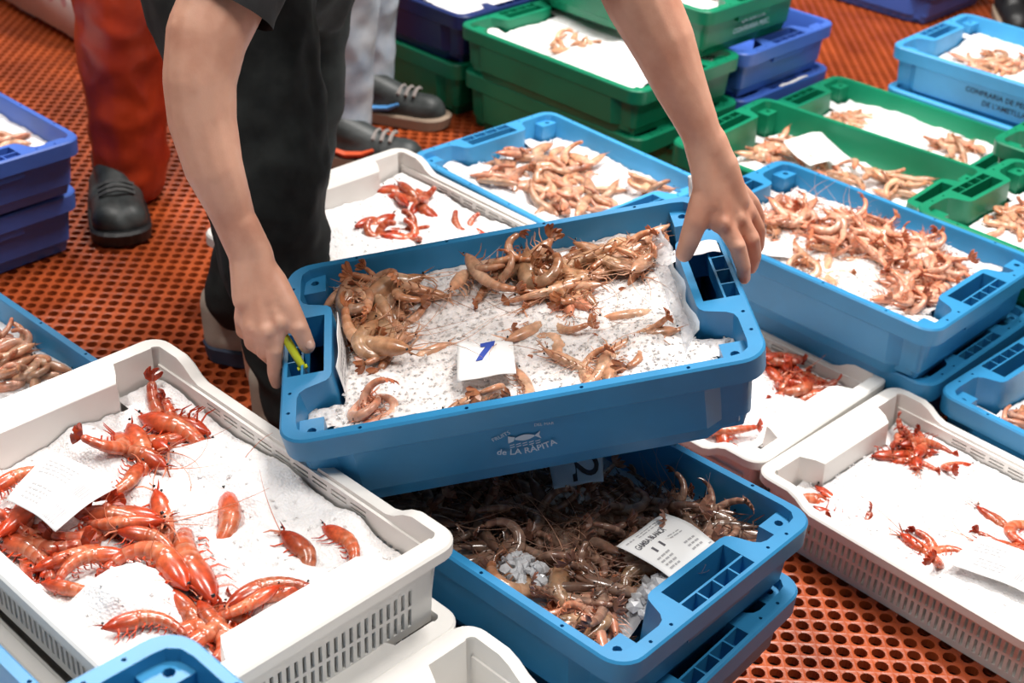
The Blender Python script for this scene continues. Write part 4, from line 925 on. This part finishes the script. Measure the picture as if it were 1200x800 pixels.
# ------------------------------------------------------------------ paper labels and small things
def paper(label, corners, bend=(.0, .0), lift=.004, prints=(), name='paper_label', tone=None):
    """corners TL, TR, BR, BL in world space; prints are (kind, u0, v0, u1, v1, extra) with v down from the top"""
    a, b, c, d = [Vector(q) for q in corners]; nrm = (b-a).cross(a-d).normalized()
    if nrm.dot(CAM-a) < 0: nrm = -nrm
    def S(u_, v_, off=0):
        q = a.lerp(b, u_).lerp(d.lerp(c, u_), v_)
        k = bend[0]*math.sin(math.pi*u_)+bend[1]*math.sin(math.pi*v_) + .0012*math.sin(u_*9+1)*math.cos(v_*7)
        return q+nrm*(lift+k+off)
    n = 12; V = [S(i/n, j/n, o_) for o_ in (0, -.0006) for j in range(n+1) for i in range(n+1)]; Fc = []; m_ = (n+1)**2
    for j in range(n):
        for i in range(n): q = j*(n+1)+i; Fc.append((q, q+n+1, q+n+2, q+1)); Fc.append((m_+q, m_+q+1, m_+q+n+2, m_+q+n+1))
    for i in range(n):
        Fc.append((i, i+1, m_+i+1, m_+i)); k = n*(n+1)+i; Fc.append((k+1, k, m_+k, m_+k+1)); k = i*(n+1); Fc.append((k, k+n+1, m_+k+n+1, m_+k) if False else (k+n+1, k, m_+k, m_+k+n+1)); k = i*(n+1)+n; Fc.append((k, k+n+1, m_+k+n+1, m_+k))
    o = tag(obj(name, mesh(name, V, Fc, [tone or PAPER], True)), label, 'label')
    for p_ in prints:
        kd, u0, v0, u1, v1 = p_[:5]; V = []; Fc = []; mm = INK; nm = 'print'
        def quad(x0, y0, x1, y1, seg=4):
            for i in range(seg):
                q = len(V); xa, xb = x0+(x1-x0)*i/seg, x0+(x1-x0)*(i+1)/seg
                V.extend([S(xa, y0, .0005), S(xb, y0, .0005), S(xb, y1, .0005), S(xa, y1, .0005)]); Fc.append((q, q+3, q+2, q+1))
        if kd == 'bar':
            nm = 'barcode'; rn = random.Random(3); x = u0
            while x < u1: w_ = rn.choice((.008, .012, .018)); quad(x, v0, min(u1, x+w_), v1, 1); x += w_+rn.choice((.008, .012))
            mm = GREYINK if len(p_) < 6 else p_[5]
        elif kd == 'lines':
            nm = 'fine_print'; rn = random.Random(int(u0*99)); k = p_[5]; mm = GREYINK
            for r_ in range(k):
                y = v0+(v1-v0)*(r_+.2)/k; x = u0
                while x < u1-.02:
                    w_ = rn.uniform(.03, .1); quad(x, y, min(u1, x+w_), y+(v1-v0)/k*.42, 1); x += w_+.018
        elif kd == 'text':
            nm = 'lettering'; tv, tf = text_mesh(p_[5], 1, True); xs = [q[0] for q in tv]; ys = [q[1] for q in tv]; mm = p_[6] if len(p_) > 6 else INK
            for x, y, _ in tv: V.append(S(u0+(u1-u0)*(x-min(xs))/(max(xs)-min(xs)), v1+(v0-v1)*(y-min(ys))/(max(ys)-min(ys)), .0005))
            Fc = tf
        elif kd == 'turned':
            nm = 'lettering'; tv, tf = text_mesh(p_[5], 1, True); xs = [q[0] for q in tv]; ys = [q[1] for q in tv]; mm = p_[6]
            for x, y, _ in tv: V.append(S(u0+(u1-u0)*(y-min(ys))/(max(ys)-min(ys)), v0+(v1-v0)*(x-min(xs))/(max(xs)-min(xs)), .0005))
            Fc = tf
        elif kd == 'poly':
            nm = 'marker_stroke'; mm = p_[6]
            A, B, C_, D_ = p_[5]; q = 8
            for j in range(q+1):
                for i in range(q+1):
                    s_, t_ = i/q, j/q; V.append(S((A[0]*(1-s_)+B[0]*s_)*(1-t_)+(D_[0]*(1-s_)+C_[0]*s_)*t_, (A[1]*(1-s_)+B[1]*s_)*(1-t_)+(D_[1]*(1-s_)+C_[1]*s_)*t_, .0008))
            Fc = [(j*(q+1)+i, j*(q+1)+i+1, (j+1)*(q+1)+i+1, (j+1)*(q+1)+i) for j in range(q) for i in range(q)]
        elif kd == 'band': nm = 'printed_band'; mm = p_[5]; quad(u0, v0, u1, v1, 6)
        obj(nm, mesh(nm, V, Fc, [mm]), o)
    return o
def onc(key, z, *px): M = CRATES[key][1]; return [M @ local(key, a, b, z) for a, b in px]
paper('printed sheet with small type lying on the brown shrimp', onc('B1', .097, (721, 652), (778, 612), (838, 648), (787, 692)), (.002, .006), .016,
    [('band', .90, .06, .96, .94, GREYINK), ('text', .10, .22, .66, .33, 'GAMBA BLANCA'), ('text', .22, .42, .40, .54, '11'), ('lines', .30, .06, .80, .16, 2), ('lines', .08, .08, .24, .14, 1), ('lines', .12, .60, .36, .9, 4), ('lines', .55, .42, .82, .52, 2), ('lines', .62, .66, .84, .9, 3)])
paper('bluish card numbered 2 at the back of the brown shrimp crate', onc('B1', .10, (640, 547), (704, 538), (706, 579), (648, 589)), (.002, 0), .022,
    [('turned', .40, .26, .92, .90, '2', BLACKINK)], tone=mat('blue_tinted_card', (.52, .60, .68), .5))
paper('white card with a blue marker stroke on the ice of the lifted crate', onc('LIFT', .094, (538, 413), (603, 411), (607, 448), (538, 459)), (.002, .001), .015,
    [('poly', 0, 0, 0, 0, [(.42, .06), (.69, .02), (.66, .17), (.42, .18)], BLUEINK), ('poly', 0, 0, 0, 0, [(.55, .10), (.69, .05), (.45, .57), (.33, .58)], BLUEINK)])
# upright slip against the left wall of the lifted crate
paper('narrow printed slip standing along the left end of the lifted crate', [CRATES['LIFT'][1] @ Vector(q) for q in ((-.2295, .052, .133), (-.231, -.062, .126), (-.226, -.085, .062), (-.226, .048, .080))], (.002, .0), .003, [('lines', .1, .2, .9, .9, 5)])
paper('creased white label with barcodes among the large red prawns', onc('L', .092, (60, 538), (138, 580), (66, 632), (8, 596)), (.008, .004), .012,
    [('bar', .72, .28, .92, .48), ('bar', .70, .72, .92, .96), ('lines', .12, .15, .6, .45, 4), ('lines', .2, .6, .55, .9, 4)])
paper('white label with barcodes on the ice of the right edge crate', onc('R2', .088, (1148, 632), (1232, 664), (1204, 700), (1106, 664)), (.004, .002), .007,
    [('bar', .72, .2, .92, .38), ('bar', .72, .62, .92, .82), ('lines', .1, .2, .45, .5, 3), ('lines', .25, .6, .6, .85, 3)])
paper('folded white paper propped in the green crate', onc('G1', .10, (917, 172), (962, 160), (998, 192), (948, 200)), (.006, -.004), .012, [('lines', .6, .2, .9, .5, 2)])
paper('white card at the front of the right blue crate', onc('R', .094, (890, 287), (928, 284), (928, 306), (888, 300)), (0, 0), .006)
paper('white tag standing at the corner of the light blue crate by the left hand', [P(806, 206, 2.35), P(822, 203, 2.35), P(820, 240, 2.36), P(808, 240, 2.36)], (0, 0), 0)
u, v = uv(-43); c = CRATES['BPb'][1] @ Vector((.296, .02, .127)); M_ = CRATES['BPb'][1]
paper('small white tag on the rim of the lower violet crate', [M_ @ Vector(q) for q in ((.290, -.03, BH+.0005), (.290, .09, BH+.0005), (.299, .09, BH+.0005), (.299, -.03, BH+.0005))], (0, 0), .001)
paper('white label under the left hand on the handle of the lifted crate', [CRATES['LIFT'][1] @ Vector(q) for q in ((.246, .036, BH), (.290, .036, BH), (.290, .066, BH), (.246, .066, BH))], (.003, 0), .003)
# clear plastic liner edge on the right side of the lifted crate
Mx = CRATES['LIFT'][1]; V = []; Fc = []
for i in range(17):
    t = i/16; y = -.12+.26*t; w_ = .004*math.sin(t*19)
    for z_, x_ in ((.085, .205), (.104, .214), (.118, .222+w_), (.124, .228+w_)): V.append(Mx @ Vector((x_, y, z_)))
for i in range(16):
    for j in range(3): Fc.append((i*4+j, i*4+j+1, (i+1)*4+j+1, (i+1)*4+j))
film = tag(obj('plastic_film', mesh('plastic_film', V, Fc, [FILM], True)), 'clear plastic film along the right end of the lifted crate', 'film')
so = film.modifiers.new('s', 'SOLIDIFY'); so.thickness = .0006

# white foam boxes at the top left
fb = at(104, 64, 0); fa = at(-20, -6, 0); d = (fb-fa); d.z = 0; ln = d.length; d.normalize(); nn = Vector((-d.y, d.x, 0))
def foam_box(label, p0, L_, D_, H_, z0):
    r = bpy.data.objects.new('foam_box', None); COL.objects.link(r); r.matrix_world = Matrix(((d.x, nn.x, 0, p0.x), (d.y, nn.y, 0, p0.y), (0, 0, 1, z0), (0, 0, 0, 1)))
    tag(r, label, 'box', 'foam boxes at the top left')
    bm = bmesh.new(); box(bm, 0, L_, 0, D_, .02, H_*.8); [box(bm, L_*k-.06, L_*k+.06, .02, D_-.02, 0, .02) for k in (.2, .8)]; bmesh.ops.bevel(bm, geom=bm.edges[:], offset=.008, segments=2, affect='EDGES')
    obj('body', bm_mesh('foam_body', bm, [FOAM], True), r)
    bm = bmesh.new(); box(bm, -.006, L_+.006, -.006, D_+.006, H_*.8+.001, H_); bmesh.ops.bevel(bm, geom=bm.edges[:], offset=.008, segments=2, affect='EDGES'); obj('lid', bm_mesh('foam_lid', bm, [FOAM], True), r)
    for k, (x, w_, h_) in enumerate(((.34, .10, .03), (.62, .05, .05), (.78, .03, .04))):
        bm = bmesh.new(); vs = [bm.verts.new((L_*x+w_*math.cos(t*.524)*.5, -.0012, H_*.42+h_*math.sin(t*.524)*.5)) for t in range(12)]; bm.faces.new(vs); obj('printed_mark', bm_mesh('printed_mark', bm, [PINKINK]), r)
foam_box('white foam box with pink print beside the red trousers', fb-d*.52, .52, .36, .30, 0)
foam_box('white foam box cut by the left edge at the top', fb-d*1.06, .52, .36, .30, 0)
foam_box('white foam box stacked on the one beside the red trousers', fb-d*.52+nn*.01, .52, .36, .30, .303)
